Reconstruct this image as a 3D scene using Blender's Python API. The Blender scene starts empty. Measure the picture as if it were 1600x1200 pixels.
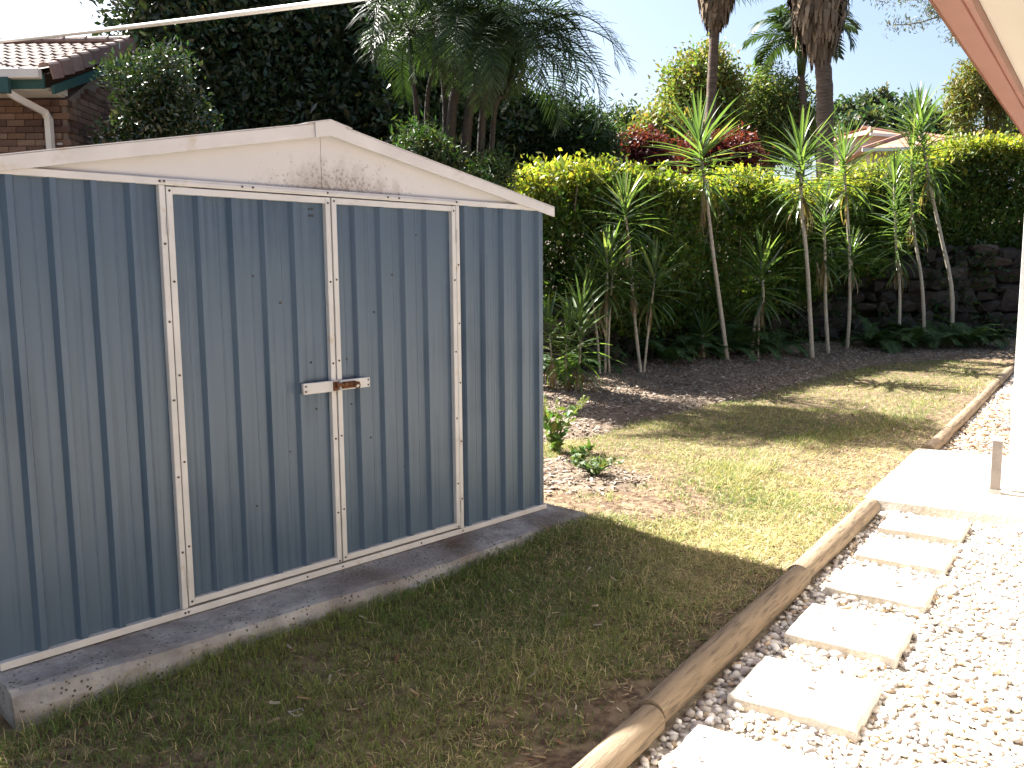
import bpy, math
import numpy as np
from mathutils import Matrix, Vector
rng = np.random.default_rng(7)
R = math.radians
SC = bpy.context.scene
COL = SC.collection

# ------------------------------------------------------------------ camera
F_PX, PITCH, ROLL, CAM_H = 1370.9, 0.1247, -0.0083, 1.4194
cp, sp = math.cos(PITCH), math.sin(PITCH)
_f = Vector((0, cp, -sp)); _u = Vector((0, sp, cp)); _r = Vector((1, 0, 0))
r2 = _r*math.cos(ROLL) + _u*math.sin(ROLL); u2 = -_r*math.sin(ROLL) + _u*math.cos(ROLL)
cam_d = bpy.data.cameras.new('camera'); cam = bpy.data.objects.new('camera', cam_d); COL.objects.link(cam)
cam_d.sensor_width = 36.0; cam_d.lens = F_PX/1600*36; cam_d.clip_start = .05; cam_d.clip_end = 3000
cam.matrix_world = Matrix(((r2.x, u2.x, -_f.x, 0), (r2.y, u2.y, -_f.y, 0), (r2.z, u2.z, -_f.z, CAM_H), (0, 0, 0, 1)))
SC.camera = cam

# ------------------------------------------------------------------ sky, sun, exposure
SUN_EL = R(48.5)
to_sun = Vector((-0.765, 0.644, 0)).normalized()          # the sun stands ahead and to the left, behind the shed
world = bpy.data.worlds.new('World'); SC.world = world; world.use_nodes = True
wn = world.node_tree; wn.nodes.clear()
sky = wn.nodes.new('ShaderNodeTexSky'); sky.sky_type = 'NISHITA'; sky.sun_disc = False
sky.sun_elevation = SUN_EL; sky.sun_rotation = math.atan2(to_sun.x, to_sun.y)
sky.air_density = 1.0; sky.dust_density = 3.0; sky.ozone_density = 1.0
bg = wn.nodes.new('ShaderNodeBackground'); bg.inputs[1].default_value = 0.05
wo = wn.nodes.new('ShaderNodeOutputWorld')
wn.links.new(sky.outputs[0], bg.inputs[0]); wn.links.new(bg.outputs[0], wo.inputs[0])
sl = bpy.data.lights.new('sun', 'SUN'); sl.energy = 5.0; sl.angle = R(0.5); sl.color = (1, .96, .90)
so = bpy.data.objects.new('sun', sl); COL.objects.link(so)
sv = Vector((to_sun.x*math.cos(SUN_EL), to_sun.y*math.cos(SUN_EL), math.sin(SUN_EL)))
so.rotation_euler = sv.to_track_quat('Z', 'Y').to_euler(); so.location = (-20, 15, 30)
SC.view_settings.view_transform = 'Standard'; SC.view_settings.look = 'None'
SC.view_settings.gamma = 1.0; SC.view_settings.exposure = 2.35

# ------------------------------------------------------------------ helpers
def arr(p): return np.asarray(p, float)
CAM = arr((0, 0, CAM_H))
def at(x, y, Y):
    """point of the place seen at photo position (x, y) at distance Y ahead"""
    d = arr(_f) + arr(r2)*(x-800)/F_PX + arr(u2)*(600-y)/F_PX
    return CAM + d*Y/d[1]

def setp(o, label=None, cat=None, group=None, kind=None):
    if label: o['label'] = label
    if cat: o['category'] = cat
    if group: o['group'] = group
    if kind: o['kind'] = kind
    return o

def empty(name, loc, rz=0.0, label=None, cat=None, group=None):
    o = bpy.data.objects.new(name, None); COL.objects.link(o)
    o.location = tuple(float(a) for a in loc); o.rotation_euler = (0, 0, rz); o.empty_display_size = .1
    return setp(o, label, cat, group)

def mesh_data(name, V, F, mat, col=None, smooth=False):
    me = bpy.data.meshes.new(name)
    V = np.asarray(V, np.float32)
    if isinstance(F, np.ndarray):
        k = F.shape[1]; M = len(F)
        me.vertices.add(len(V)); me.vertices.foreach_set('co', V.ravel())
        me.loops.add(M*k); me.loops.foreach_set('vertex_index', F.astype(np.int32).ravel())
        me.polygons.add(M); me.polygons.foreach_set('loop_start', np.arange(0, M*k, k, dtype=np.int32))
        me.polygons.foreach_set('loop_total', np.full(M, k, np.int32))
        me.update(calc_edges=True)
    else:
        me.from_pydata([tuple(map(float, v)) for v in V], [], [tuple(int(i) for i in f) for f in F]); me.update()
    if smooth: me.polygons.foreach_set('use_smooth', np.ones(len(me.polygons), bool))
    if col is not None:
        a = me.color_attributes.new('Col', 'FLOAT_COLOR', 'POINT')
        c4 = np.ones((len(V), 4), np.float32); c4[:, :3] = col; a.data.foreach_set('color', c4.ravel())
    me.materials.append(mat)
    return me

def obj(name, me, parent=None, loc=None, rot=None, scale=None):
    o = bpy.data.objects.new(name, me); COL.objects.link(o)
    if parent: o.parent = parent
    if loc is not None: o.location = tuple(float(a) for a in loc)
    if rot is not None: o.rotation_euler = rot
    if scale is not None: o.scale = scale if hasattr(scale, '__len__') else (scale,)*3
    return o

def mk(name, V, F, mat, parent=None, col=None, smooth=False, loc=None):
    return obj(name, mesh_data(name, V, F, mat, col, smooth), parent, loc)

class MB:
    """collects simple solids into one mesh"""
    def __init__(s): s.V = []; s.F = []
    def add(s, V, F):
        b = len(s.V); s.V += [tuple(map(float, v)) for v in V]; s.F += [tuple(int(i)+b for i in f) for f in F]; return s
    def box(s, x0, x1, y0, y1, z0, z1):
        V = [(x0,y0,z0),(x1,y0,z0),(x1,y1,z0),(x0,y1,z0),(x0,y0,z1),(x1,y0,z1),(x1,y1,z1),(x0,y1,z1)]
        return s.add(V, [(3,2,1,0),(4,5,6,7),(0,1,5,4),(1,2,6,5),(2,3,7,6),(3,0,4,7)])
    def prism(s, poly, y0, y1):
        """polygon in (x, z) pulled from y0 to y1"""
        n = len(poly); V = [(x, y0, z) for x, z in poly] + [(x, y1, z) for x, z in poly]
        F = [tuple(range(n)), tuple(range(2*n-1, n-1, -1))] + [(i, i+n, (i+1) % n+n, (i+1) % n) for i in range(n)]
        return s.add(V, F)
    def tube(s, P, rad, n=8, caps=True):
        V, F = tube(P, rad, n, caps); return s.add(V, F)
    def build(s, name, mat, parent=None, smooth=False, bevel=0.0, loc=None):
        o = mk(name, s.V, s.F, mat, parent, None, smooth, loc)
        if bevel:
            m = o.modifiers.new('bevel', 'BEVEL'); m.width = bevel; m.segments = 2; m.limit_method = 'ANGLE'; m.angle_limit = R(40)
        return o

def tube(P, rad, n=8, caps=True):
    P = arr(P); m = len(P); rad = np.broadcast_to(arr(rad), (m,))
    T = np.gradient(P, axis=0); T /= np.linalg.norm(T, axis=1)[:, None]+1e-12
    up = arr((0, 0, 1)) if abs(T[0, 2]) < .8 else arr((1, 0, 0))
    V = []; a = np.cross(up, T[0]); a /= np.linalg.norm(a)
    for i in range(m):
        a = a - T[i]*(a @ T[i]); a /= np.linalg.norm(a); b = np.cross(T[i], a)
        for k in range(n):
            t = 2*math.pi*k/n; V.append(P[i] + rad[i]*(math.cos(t)*a + math.sin(t)*b))
    F = [(i*n+k, i*n+(k+1) % n, (i+1)*n+(k+1) % n, (i+1)*n+k) for i in range(m-1) for k in range(n)]
    if caps: F += [tuple(range(n-1, -1, -1)), tuple((m-1)*n+k for k in range(n))]
    return V, F

def smooth_path(P, n=10):
    P = arr(P); t = np.linspace(0, len(P)-1, n); i = np.clip(t.astype(int), 0, len(P)-2); u = (t-i)[:, None]
    Pm = P[np.clip(i-1, 0, len(P)-1)]; P0 = P[i]; P1 = P[i+1]; P2 = P[np.clip(i+2, 0, len(P)-1)]
    return .5*((2*P0)+(P1-Pm)*u+(2*Pm-5*P0+4*P1-P2)*u**2+(3*P0-Pm-3*P1+P2)*u**3)

_tab = rng.random((64, 64))
def vnoise(x, y, sc=1.0):
    x = np.asarray(x, float)*sc; y = np.asarray(y, float)*sc
    i = np.floor(x).astype(int); j = np.floor(y).astype(int); u = x-i; v = y-j
    u = u*u*(3-2*u); v = v*v*(3-2*v); g = lambda a, b: _tab[a % 64, b % 64]
    return (g(i, j)*(1-u)+g(i+1, j)*u)*(1-v)+(g(i, j+1)*(1-u)+g(i+1, j+1)*u)*v
def fbm(x, y, sc=1.0): return .55*vnoise(x, y, sc)+.28*vnoise(x+7.3, y+2.1, sc*2.3)+.17*vnoise(x+3.7, y+9.2, sc*5.1)
def sstep(a, b, x):
    t = np.clip((np.asarray(x, float)-a)/(b-a), 0, 1); return t*t*(3-2*t)

# ------------------------------------------------------------------ materials
def nodes(name):
    m = bpy.data.materials.new(name); m.use_nodes = True; nt = m.node_tree
    return m, nt, nt.nodes['Principled BSDF'], nt.nodes.new, nt.links.new

def mat_var(name, c1, c2, scale=5.0, rough=.8, bump=0.0, bscale=40.0, detail=6, metal=0.0, spec=.3, c3=None, s3=1.0, stretch=None, t3=(.5, .65)):
    m, nt, b, N, L = nodes(name)
    tc = N('ShaderNodeTexCoord'); src = tc.outputs['Object']
    if stretch:
        mp = N('ShaderNodeMapping'); mp.inputs['Scale'].default_value = stretch; L(src, mp.inputs[0]); src = mp.outputs[0]
    n1 = N('ShaderNodeTexNoise'); n1.inputs['Scale'].default_value = scale; n1.inputs['Detail'].default_value = detail; L(src, n1.inputs[0])
    cr = N('ShaderNodeValToRGB'); cr.color_ramp.elements[0].color = (*c1, 1); cr.color_ramp.elements[1].color = (*c2, 1)
    cr.color_ramp.elements[0].position = .3; cr.color_ramp.elements[1].position = .7
    L(n1.outputs[0], cr.inputs[0]); out = cr.outputs[0]
    if c3:
        n3 = N('ShaderNodeTexNoise'); n3.inputs['Scale'].default_value = s3; n3.inputs['Detail'].default_value = 8; L(src, n3.inputs[0])
        r3 = N('ShaderNodeValToRGB'); r3.color_ramp.elements[0].position, r3.color_ramp.elements[1].position = t3
        L(n3.outputs[0], r3.inputs[0]); mx = N('ShaderNodeMixRGB'); mx.inputs[2].default_value = (*c3, 1)
        L(r3.outputs[0], mx.inputs[0]); L(out, mx.inputs[1]); out = mx.outputs[0]
    L(out, b.inputs['Base Color']); b.inputs['Roughness'].default_value = rough; b.inputs['Metallic'].default_value = metal
    b.inputs['Specular IOR Level'].default_value = spec
    if bump:
        nb = N('ShaderNodeTexNoise'); nb.inputs['Scale'].default_value = bscale; nb.inputs['Detail'].default_value = 6; L(src, nb.inputs[0])
        bm = N('ShaderNodeBump'); bm.inputs['Strength'].default_value = bump; bm.inputs['Distance'].default_value = .01
        L(nb.outputs[0], bm.inputs['Height']); L(bm.outputs[0], b.inputs['Normal'])
    return m

def mat_leaf(name, rough=.45, trans=.35, spec=.4, tint=(1.25, 1.35, .5)):
    """leaf: colour from the leaf's own attribute, light passes through"""
    m, nt, b, N, L = nodes(name)
    at_ = N('ShaderNodeAttribute'); at_.attribute_name = 'Col'
    L(at_.outputs['Color'], b.inputs['Base Color']); b.inputs['Roughness'].default_value = rough
    b.inputs['Specular IOR Level'].default_value = spec
    tr = N('ShaderNodeBsdfTranslucent'); mu = N('ShaderNodeMixRGB'); mu.blend_type = 'MULTIPLY'; mu.inputs[0].default_value = 1
    mu.inputs[2].default_value = (*tint, 1); L(at_.outputs['Color'], mu.inputs[1]); L(mu.outputs[0], tr.inputs[0])
    mx = N('ShaderNodeMixShader'); mx.inputs[0].default_value = trans
    L(b.outputs[0], mx.inputs[1]); L(tr.outputs[0], mx.inputs[2]); L(mx.outputs[0], nt.nodes['Material Output'].inputs[0])
    return m

def mat_attr(name, rough=.8, spec=.25, nscale=60, namp=.25, bump=.2):
    """colour from the pieces' attribute, broken up by fine grain"""
    m, nt, b, N, L = nodes(name)
    at_ = N('ShaderNodeAttribute'); at_.attribute_name = 'Col'
    tc = N('ShaderNodeTexCoord'); n1 = N('ShaderNodeTexNoise'); n1.inputs['Scale'].default_value = nscale; L(tc.outputs['Object'], n1.inputs[0])
    mr = N('ShaderNodeMapRange'); mr.inputs[3].default_value = 1-namp; mr.inputs[4].default_value = 1+namp; L(n1.outputs[0], mr.inputs[0])
    mu = N('ShaderNodeVectorMath'); mu.operation = 'SCALE'; L(at_.outputs['Color'], mu.inputs[0]); L(mr.outputs[0], mu.inputs['Scale'])
    L(mu.outputs[0], b.inputs['Base Color']); b.inputs['Roughness'].default_value = rough; b.inputs['Specular IOR Level'].default_value = spec
    if bump:
        bm = N('ShaderNodeBump'); bm.inputs['Strength'].default_value = bump; bm.inputs['Distance'].default_value = .01
        L(n1.outputs[0], bm.inputs['Height']); L(bm.outputs[0], b.inputs['Normal'])
    return m

def mat_objvar(name, cols, rough=.8, bump=.3, bscale=30, namp=.3, nscale=12, spec=.25):
    """each object of a set takes a colour of its own from the ramp"""
    m, nt, b, N, L = nodes(name)
    oi = N('ShaderNodeObjectInfo'); cr = N('ShaderNodeValToRGB'); e = cr.color_ramp.elements
    while len(e) < len(cols): e.new(.5)
    for i, c in enumerate(cols): e[i].position = i/(len(cols)-1); e[i].color = (*c, 1)
    L(oi.outputs['Random'], cr.inputs[0])
    tc = N('ShaderNodeTexCoord'); n1 = N('ShaderNodeTexNoise'); n1.inputs['Scale'].default_value = nscale; n1.inputs['Detail'].default_value = 8
    L(tc.outputs['Object'], n1.inputs[0])
    mr = N('ShaderNodeMapRange'); mr.inputs[3].default_value = 1-namp*1.6; mr.inputs[4].default_value = 1+namp*1.6; L(n1.outputs[0], mr.inputs[0])
    mu = N('ShaderNodeVectorMath'); mu.operation = 'SCALE'; L(cr.outputs[0], mu.inputs[0]); L(mr.outputs[0], mu.inputs['Scale'])
    L(mu.outputs[0], b.inputs['Base Color']); b.inputs['Roughness'].default_value = rough; b.inputs['Specular IOR Level'].default_value = spec
    nb = N('ShaderNodeTexNoise'); nb.inputs['Scale'].default_value = bscale; nb.inputs['Detail'].default_value = 6; L(tc.outputs['Object'], nb.inputs[0])
    bm = N('ShaderNodeBump'); bm.inputs['Strength'].default_value = bump; bm.inputs['Distance'].default_value = .02
    L(nb.outputs[0], bm.inputs['Height']); L(bm.outputs[0], b.inputs['Normal'])
    return m

M = {}
# painted steel: faint vertical streaks and dust
def mat_steel():
    m, nt, b, N, L = nodes('blue_painted_steel')
    tc = N('ShaderNodeTexCoord')
    mp = N('ShaderNodeMapping'); mp.inputs['Scale'].default_value = (45, 45, .7); L(tc.outputs['Object'], mp.inputs[0])
    n1 = N('ShaderNodeTexNoise'); n1.inputs['Scale'].default_value = 1.0; n1.inputs['Detail'].default_value = 4; L(mp.outputs[0], n1.inputs[0])
    n2 = N('ShaderNodeTexNoise'); n2.inputs['Scale'].default_value = 1.6; n2.inputs['Detail'].default_value = 5; L(tc.outputs['Object'], n2.inputs[0])
    ad = N('ShaderNodeMath'); ad.operation = 'ADD'; L(n1.outputs[0], ad.inputs[0]); L(n2.outputs[0], ad.inputs[1])
    cr = N('ShaderNodeValToRGB'); cr.color_ramp.elements[0].position = .7; cr.color_ramp.elements[1].position = 1.25
    cr.color_ramp.elements[0].color = (.037, .069, .112, 1); cr.color_ramp.elements[1].color = (.070, .110, .158, 1)
    L(ad.outputs[0], cr.inputs[0]); L(cr.outputs[0], b.inputs['Base Color'])
    b.inputs['Roughness'].default_value = .40; b.inputs['Specular IOR Level'].default_value = .5
    m3 = N('ShaderNodeMapping'); m3.inputs['Scale'].default_value = (3, 3, 1.1); L(tc.outputs['Object'], m3.inputs[0])
    n3 = N('ShaderNodeTexNoise'); n3.inputs['Scale'].default_value = 2.2; n3.inputs['Detail'].default_value = 2; L(m3.outputs[0], n3.inputs[0])
    bm = N('ShaderNodeBump'); bm.inputs['Strength'].default_value = .35; bm.inputs['Distance'].default_value = .02; L(n3.outputs[0], bm.inputs['Height']); L(bm.outputs[0], b.inputs['Normal'])
    return m
M['blue'] = mat_steel()
M['cream'] = mat_var('cream_painted_steel', (.51, .495, .475), (.61, .595, .575), 6, .5, .05, 30, spec=.4, c3=(.45, .38, .29), s3=14, t3=(.62, .8))
def mat_gable():
    m, nt, b, N, L = nodes('cream_gable_with_mould')
    tc = N('ShaderNodeTexCoord'); sx = N('ShaderNodeSeparateXYZ'); L(tc.outputs['Object'], sx.inputs[0])
    def rng_(src, a, c, x, y):
        mr = N('ShaderNodeMapRange'); mr.inputs[1].default_value = a; mr.inputs[2].default_value = c; mr.inputs[3].default_value = x; mr.inputs[4].default_value = y
        L(src, mr.inputs[0]); return mr.outputs[0]
    def mth(op, a, c):
        n = N('ShaderNodeMath'); n.operation = op
        for i, q in enumerate((a, c)):
            if isinstance(q, (int, float)): n.inputs[i].default_value = q
            else: L(q, n.inputs[i])
        return n.outputs[0]
    low = rng_(sx.outputs[2], 1.80, 2.02, 1, 0)
    l2 = rng_(sx.outputs[0], -.55, .05, 0, 1); r2_ = rng_(sx.outputs[0], .08, .75, 1, 0)
    mask = mth('MULTIPLY', low, mth('MULTIPLY', l2, r2_))
    n1 = N('ShaderNodeTexNoise'); n1.inputs['Scale'].default_value = 9; n1.inputs['Detail'].default_value = 10; n1.inputs['Roughness'].default_value = .75; mpz = N('ShaderNodeMapping'); mpz.inputs['Scale'].default_value = (1, 1, .45); L(tc.outputs['Object'], mpz.inputs[0]); L(mpz.outputs[0], n1.inputs[0])
    d1 = rng_(mth('ADD', mth('MULTIPLY', mask, .55), n1.outputs[0]), .66, 1.0, 0, 1)
    n2 = N('ShaderNodeTexNoise'); n2.inputs['Scale'].default_value = 75; n2.inputs['Detail'].default_value = 3; L(tc.outputs['Object'], n2.inputs[0])
    d2 = rng_(mth('ADD', mth('MULTIPLY', mask, .34), n2.outputs[0]), .74, .80, 0, 1)
    n3 = N('ShaderNodeTexNoise'); n3.inputs['Scale'].default_value = 3; n3.inputs['Detail'].default_value = 6; L(tc.outputs['Object'], n3.inputs[0])
    base = N('ShaderNodeMixRGB'); base.inputs[1].default_value = (.51, .495, .47, 1); base.inputs[2].default_value = (.60, .585, .565, 1); L(n3.outputs[0], base.inputs[0])
    a = N('ShaderNodeMixRGB'); a.inputs[2].default_value = (.26, .21, .165, 1); L(mth('MULTIPLY', d1, .8), a.inputs[0]); L(base.outputs[0], a.inputs[1])
    c = N('ShaderNodeMixRGB'); c.inputs[2].default_value = (.13, .10, .08, 1); L(mth('MULTIPLY', d2, .45), c.inputs[0]); L(a.outputs[0], c.inputs[1])
    L(c.outputs[0], b.inputs['Base Color']); b.inputs['Roughness'].default_value = .55
    return m
M['gable'] = mat_gable()
M['screw'] = mat_var('dull_screw_metal', (.04, .035, .03), (.10, .08, .06), 60, .6, 0, metal=.4)
M['rust'] = mat_var('rusty_steel', (.10, .035, .015), (.20, .09, .04), 60, .75, .3, 120, metal=.2)
M['galv'] = mat_var('weathered_galvanised', (.35, .34, .33), (.5, .49, .47), 20, .5, .05, 60, metal=.5)
def mat_conc(name, c1, c2, c3, pit=.5, sc=3.0):
    m = mat_var(name, c1, c2, sc, .9, 1.0, 45, 10, c3=c3, s3=2.2, t3=(.48, .72)); nt = m.node_tree; N = nt.nodes.new; L = nt.links.new
    b = nt.nodes['Principled BSDF']; src = b.inputs['Base Color'].links[0].from_socket
    tc = N('ShaderNodeTexCoord'); vo = N('ShaderNodeTexVoronoi'); vo.inputs['Scale'].default_value = 46; L(tc.outputs['Object'], vo.inputs[0])
    cr = N('ShaderNodeValToRGB'); cr.color_ramp.elements[0].position = .16; cr.color_ramp.elements[1].position = .30
    cr.color_ramp.elements[0].color = (1, 1, 1, 1); cr.color_ramp.elements[1].color = (0, 0, 0, 1); L(vo.outputs['Distance'], cr.inputs[0])
    nn = N('ShaderNodeTexNoise'); nn.inputs['Scale'].default_value = 7; L(tc.outputs['Object'], nn.inputs[0])
    gt = N('ShaderNodeMapRange'); gt.inputs[1].default_value = .38; gt.inputs[2].default_value = .55; gt.inputs[4].default_value = pit; L(nn.outputs[0], gt.inputs[0])
    mu = N('ShaderNodeMath'); mu.operation = 'MULTIPLY'; L(cr.outputs[0], mu.inputs[0]); L(gt.outputs[0], mu.inputs[1])
    mx = N('ShaderNodeMixRGB'); mx.inputs[2].default_value = (.05, .045, .04, 1); L(mu.outputs[0], mx.inputs[0]); L(src, mx.inputs[1]); L(mx.outputs[0], b.inputs['Base Color'])
    return m
M['slab'] = mat_conc('old_slab_concrete', (.21, .20, .19), (.42, .405, .385), (.12, .085, .06), 1.0, 9.0)
M['paver'] = mat_conc('pale_paver_concrete', (.55, .51, .45), (.66, .62, .55), (.47, .40, .30), .3)
M['log'] = mat_var('treated_pine_log', (.20, .145, .09), (.31, .235, .155), 4, .75, .5, 30, 8, c3=(.10, .075, .055), s3=7, stretch=(1, 12, 12), t3=(.52, .70))
M['soil'] = mat_var('red_brown_soil', (.055, .032, .02), (.17, .115, .07), 38, .95, 1.0, 90, 12, c3=(.22, .16, .095), s3=16, t3=(.45, .62))
M['mulch_base'] = mat_var('mulch_earth', (.10, .07, .045), (.21, .16, .115), 9, .95, .9, 30, 10)
M['gravel_base'] = mat_var('gravel_bed', (.34, .29, .23), (.56, .51, .44), 70, .95, .9, 80, 4)
M['bank'] = mat_var('dark_bank_earth', (.045, .03, .022), (.10, .07, .05), 5, .95, .9, 18, 10, c3=(.03, .04, .015), s3=2)
M['wall_white'] = mat_var('tan_house_brick', (.36, .335, .305), (.44, .41, .38), 3, .8, .1, 40)
M['soffit'] = mat_var('cream_soffit_sheet', (.60, .55, .47), (.64, .59, .51), 2, .7, .05, 40)
M['gutter_red'] = mat_var('brick_red_gutter_paint', (.27, .105, .075), (.32, .13, .095), 4, .4, .03, 30, spec=.5)
M['white_paint'] = mat_var('white_gloss_paint', (.80, .80, .79), (.84, .84, .83), 4, .4, .03, 20, spec=.5)
M['post_shade_grey'] = mat_var('white_post_shade_tone', (.22, .19, .17), (.30, .265, .24), 8, .8, .2, 40)  # white post coloured grey to stand for its shaded face
M['cable'] = mat_var('pale_cable_sheath', (.75, .74, .70), (.82, .80, .76), 6, .5)
M['bark'] = mat_var('grey_brown_bark', (.10, .08, .06), (.20, .165, .125), 8, .9, .8, 30, 8, stretch=(1, 1, .3))
M['cane'] = mat_var('pale_ringed_stem', (.30, .26, .20), (.46, .42, .34), 30, .7, .5, 60, 6, stretch=(.4, .4, 2.2))
M['palmcane'] = mat_var('shade_toned_palm_cane', (.02, .017, .013), (.045, .038, .029), 30, .7, .4, 60, 6, stretch=(.4, .4, 2.2))  # canopy shade over the stems is put into this dark colour
M['palmtrunk'] = mat_var('palm_trunk_grey', (.07, .05, .037), (.17, .125, .095), 10, .9, 1.0, 18, 8, stretch=(.5, .5, 2.5))
M['thatch'] = mat_attr('dead_frond_thatch', .9, .2, 20, .35, .2)
M['rock'] = mat_objvar('wall_stone', [(.02, .017, .014), (.045, .037, .031), (.03, .024, .02), (.07, .058, .05)], .95, 1.0, 9, .5, 4)
M['brick'] = mat_objvar('face_brick', [(.145, .088, .06), (.19, .125, .09), (.09, .055, .044), (.215, .15, .112), (.115, .07, .053), (.075, .05, .046)], .9, .4, 60, .2, 14)
M['mortar'] = mat_var('mortar_joint', (.19, .155, .13), (.25, .21, .18), 25, .95, .3, 80)
M['tile'] = mat_objvar('roof_tile', [(.14, .10, .085), (.18, .13, .11), (.115, .082, .07), (.155, .108, .09)], .7, .3, 40, .2, 10)
M['tilecap'] = mat_objvar('roof_cap_tile', [(.20, .135, .115), (.26, .18, .15), (.17, .115, .10)], .7, .3, 40, .2, 10)
M['green_paint'] = mat_var('dark_green_paint', (.025, .075, .07), (.035, .09, .085), 5, .5)
M['gutter_white'] = mat_var('off_white_gutter', (.62, .62, .58), (.70, .69, .65), 5, .5)
M['terracotta'] = mat_var('far_terracotta_roof', (.33, .17, .12), (.42, .24, .18), 2, .85, .3, 6)
M['farwall'] = mat_var('far_rendered_wall', (.50, .40, .32), (.58, .48, .40), 1, .9)
M['farwhite'] = mat_var('far_white_wall', (.74, .70, .66), (.80, .77, .73), 1, .9)
M['leaf'] = mat_leaf('leaf_matt', .5, .35, .35)
M['leaf_hedge'] = mat_leaf('leaf_hedge', .45, .5, .35, (1.3, 1.3, .45))
M['palm_leaf'] = mat_leaf('palm_leaflet', .5, .3, .3)
M['leaf_gloss'] = mat_leaf('leaf_glossy', .22, .22, .8)
M['leaf_blade'] = mat_leaf('strap_leaf', .26, .5, .6)
M['leaf_dark'] = mat_leaf('leaf_dark_glossy', .38, .12, .4)
M['grass'] = mat_leaf('grass_blade', .6, .35, .2, (1.2, 1.25, .6))
M['chip'] = mat_attr('bark_chips', .9, .2, 40, .25)
M['pebble'] = mat_attr('river_pebbles', .75, .3, 45, .2)
M['dryleaf'] = mat_leaf('dry_leaf', .7, .2, .2, (1, .9, .7))

# ------------------------------------------------------------------ frames of the place
YAW_S, YAW_P = 0.8102, 0.9717
SB = arr((0.1771, 5.2174, 0))                         # right front corner of the shed
sd = arr((math.cos(YAW_S), math.sin(YAW_S), 0)); sn = arr((sd[1], -sd[0], 0))
pd = arr((math.cos(YAW_P), math.sin(YAW_P), 0)); pn = arr((pd[1], -pd[0], 0))
SO = SB - sd*1.49                                     # middle of the shed front
def shed_xy(x, y):                                    # -> along the front, out of the front
    dx, dy = np.asarray(x)-SO[0], np.asarray(y)-SO[1]; return dx*sd[0]+dy*sd[1], dx*sn[0]+dy*sn[1]
def path_xy(x, y): return np.asarray(x)*pd[0]+np.asarray(y)*pd[1], np.asarray(x)*pn[0]+np.asarray(y)*pn[1]
def P_(s, n, z): return pd*s+pn*n+arr((0, 0, z))

WALLX = arr([-300, -9, -5, -2.2, -.2, 1.2, 2.6, 4.2, 6, 8.5, 11, 15, 300])
WALLY = arr([9.4, 9.3, 9.2, 9.4, 10.5, 12.2, 13.8, 15.2, 16.3, 16.9, 17, 16.6, 16])
EDGEX = arr([-300, -6, -1.6, .0, .5, .87, 1.55, 3.03, 5.27, 6.67, 8.03, 12, 300])
EDGEY = arr([6.6, 6.6, 6.8, 7.15, 7.5, 7.9, 8.76, 10.3, 13.06, 14, 14.45, 14.6, 14.6])
def wall_y(x): return np.interp(x, WALLX, WALLY)
def edge_y(x): return np.interp(x, EDGEX, EDGEY)
def bank_h(x): return np.interp(x, [-300, 0, 3, 6, 9, 12, 300], [1.05, 1.0, 1.1, 1.5, 2.0, 2.2, 2.2])
def ground_z(x, y):
    x = np.asarray(x, float); y = np.asarray(y, float); d = (y-wall_y(x))*.78
    z = -.22 + (bank_h(x)+.22)*sstep(.15, 1.1, d) + .03*np.clip(d-1, 0, 12)
    z = z + .10*np.clip(y-19, 0, 30)*sstep(-4, 5, x)
    z = z + .02*np.clip(y-30, 0, 60)
    return z + .12*(fbm(x, y, .4)-.5)*sstep(.3, 1.5, d)
def lawn_z(x, y):
    a, n = shed_xy(x, y)
    z = -.088 - .045*sstep(-.6, -1.7, a)*sstep(1.3, .2, n) + .045*sstep(.2, 1.4, a)*sstep(.9, .2, n)
    return z + .022*(fbm(x, y, 1.1)-.5) + .01*(vnoise(x, y, 5)-.5)
def mulch_z(x, y):
    d = (np.asarray(y)-edge_y(x))*.75 + .35*(fbm(x, y, 1.6)-.5)
    z = lawn_z(x, y) - .03 + .09*sstep(-.1, .5, d) + .12*sstep(.3, 2.2, d)
    r = np.hypot((np.asarray(x)-.48)/.62, (np.asarray(y)-6.15)/.75) + .9*(fbm(x, y, 2.2)-.5)
    z = z + .045*sstep(1.05, .55, r)
    return z + .02*(fbm(x, y, 6)-.5)

# ------------------------------------------------------------------ ground sheets
def axis(lo, hi, c0, c1, fine, n):
    a = np.arange(c0, c1+1e-6, fine)
    l = c0 - np.geomspace(fine, c0-lo, n)[::1]; r = c1 + np.geomspace(fine, hi-c1, n)
    return np.unique(np.concatenate([l, a, r]))
def grid_mesh(X, Y, zf):
    gx, gy = np.meshgrid(X, Y); V = np.stack([gx, gy, zf(gx, gy)], -1).reshape(-1, 3)
    nx, ny = len(X), len(Y); i = np.arange(nx-1)[None]+nx*np.arange(ny-1)[:, None]
    return V, np.stack([i, i+1, i+nx+1, i+nx], -1).reshape(-1, 4)
V, Fq = grid_mesh(axis(-900, 900, -12, 18, .35, 26), axis(-900, 1500, 4, 30, .35, 26), ground_z)
setp(mk('ground', V, Fq, M['bank'], smooth=True), kind='structure')

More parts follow.
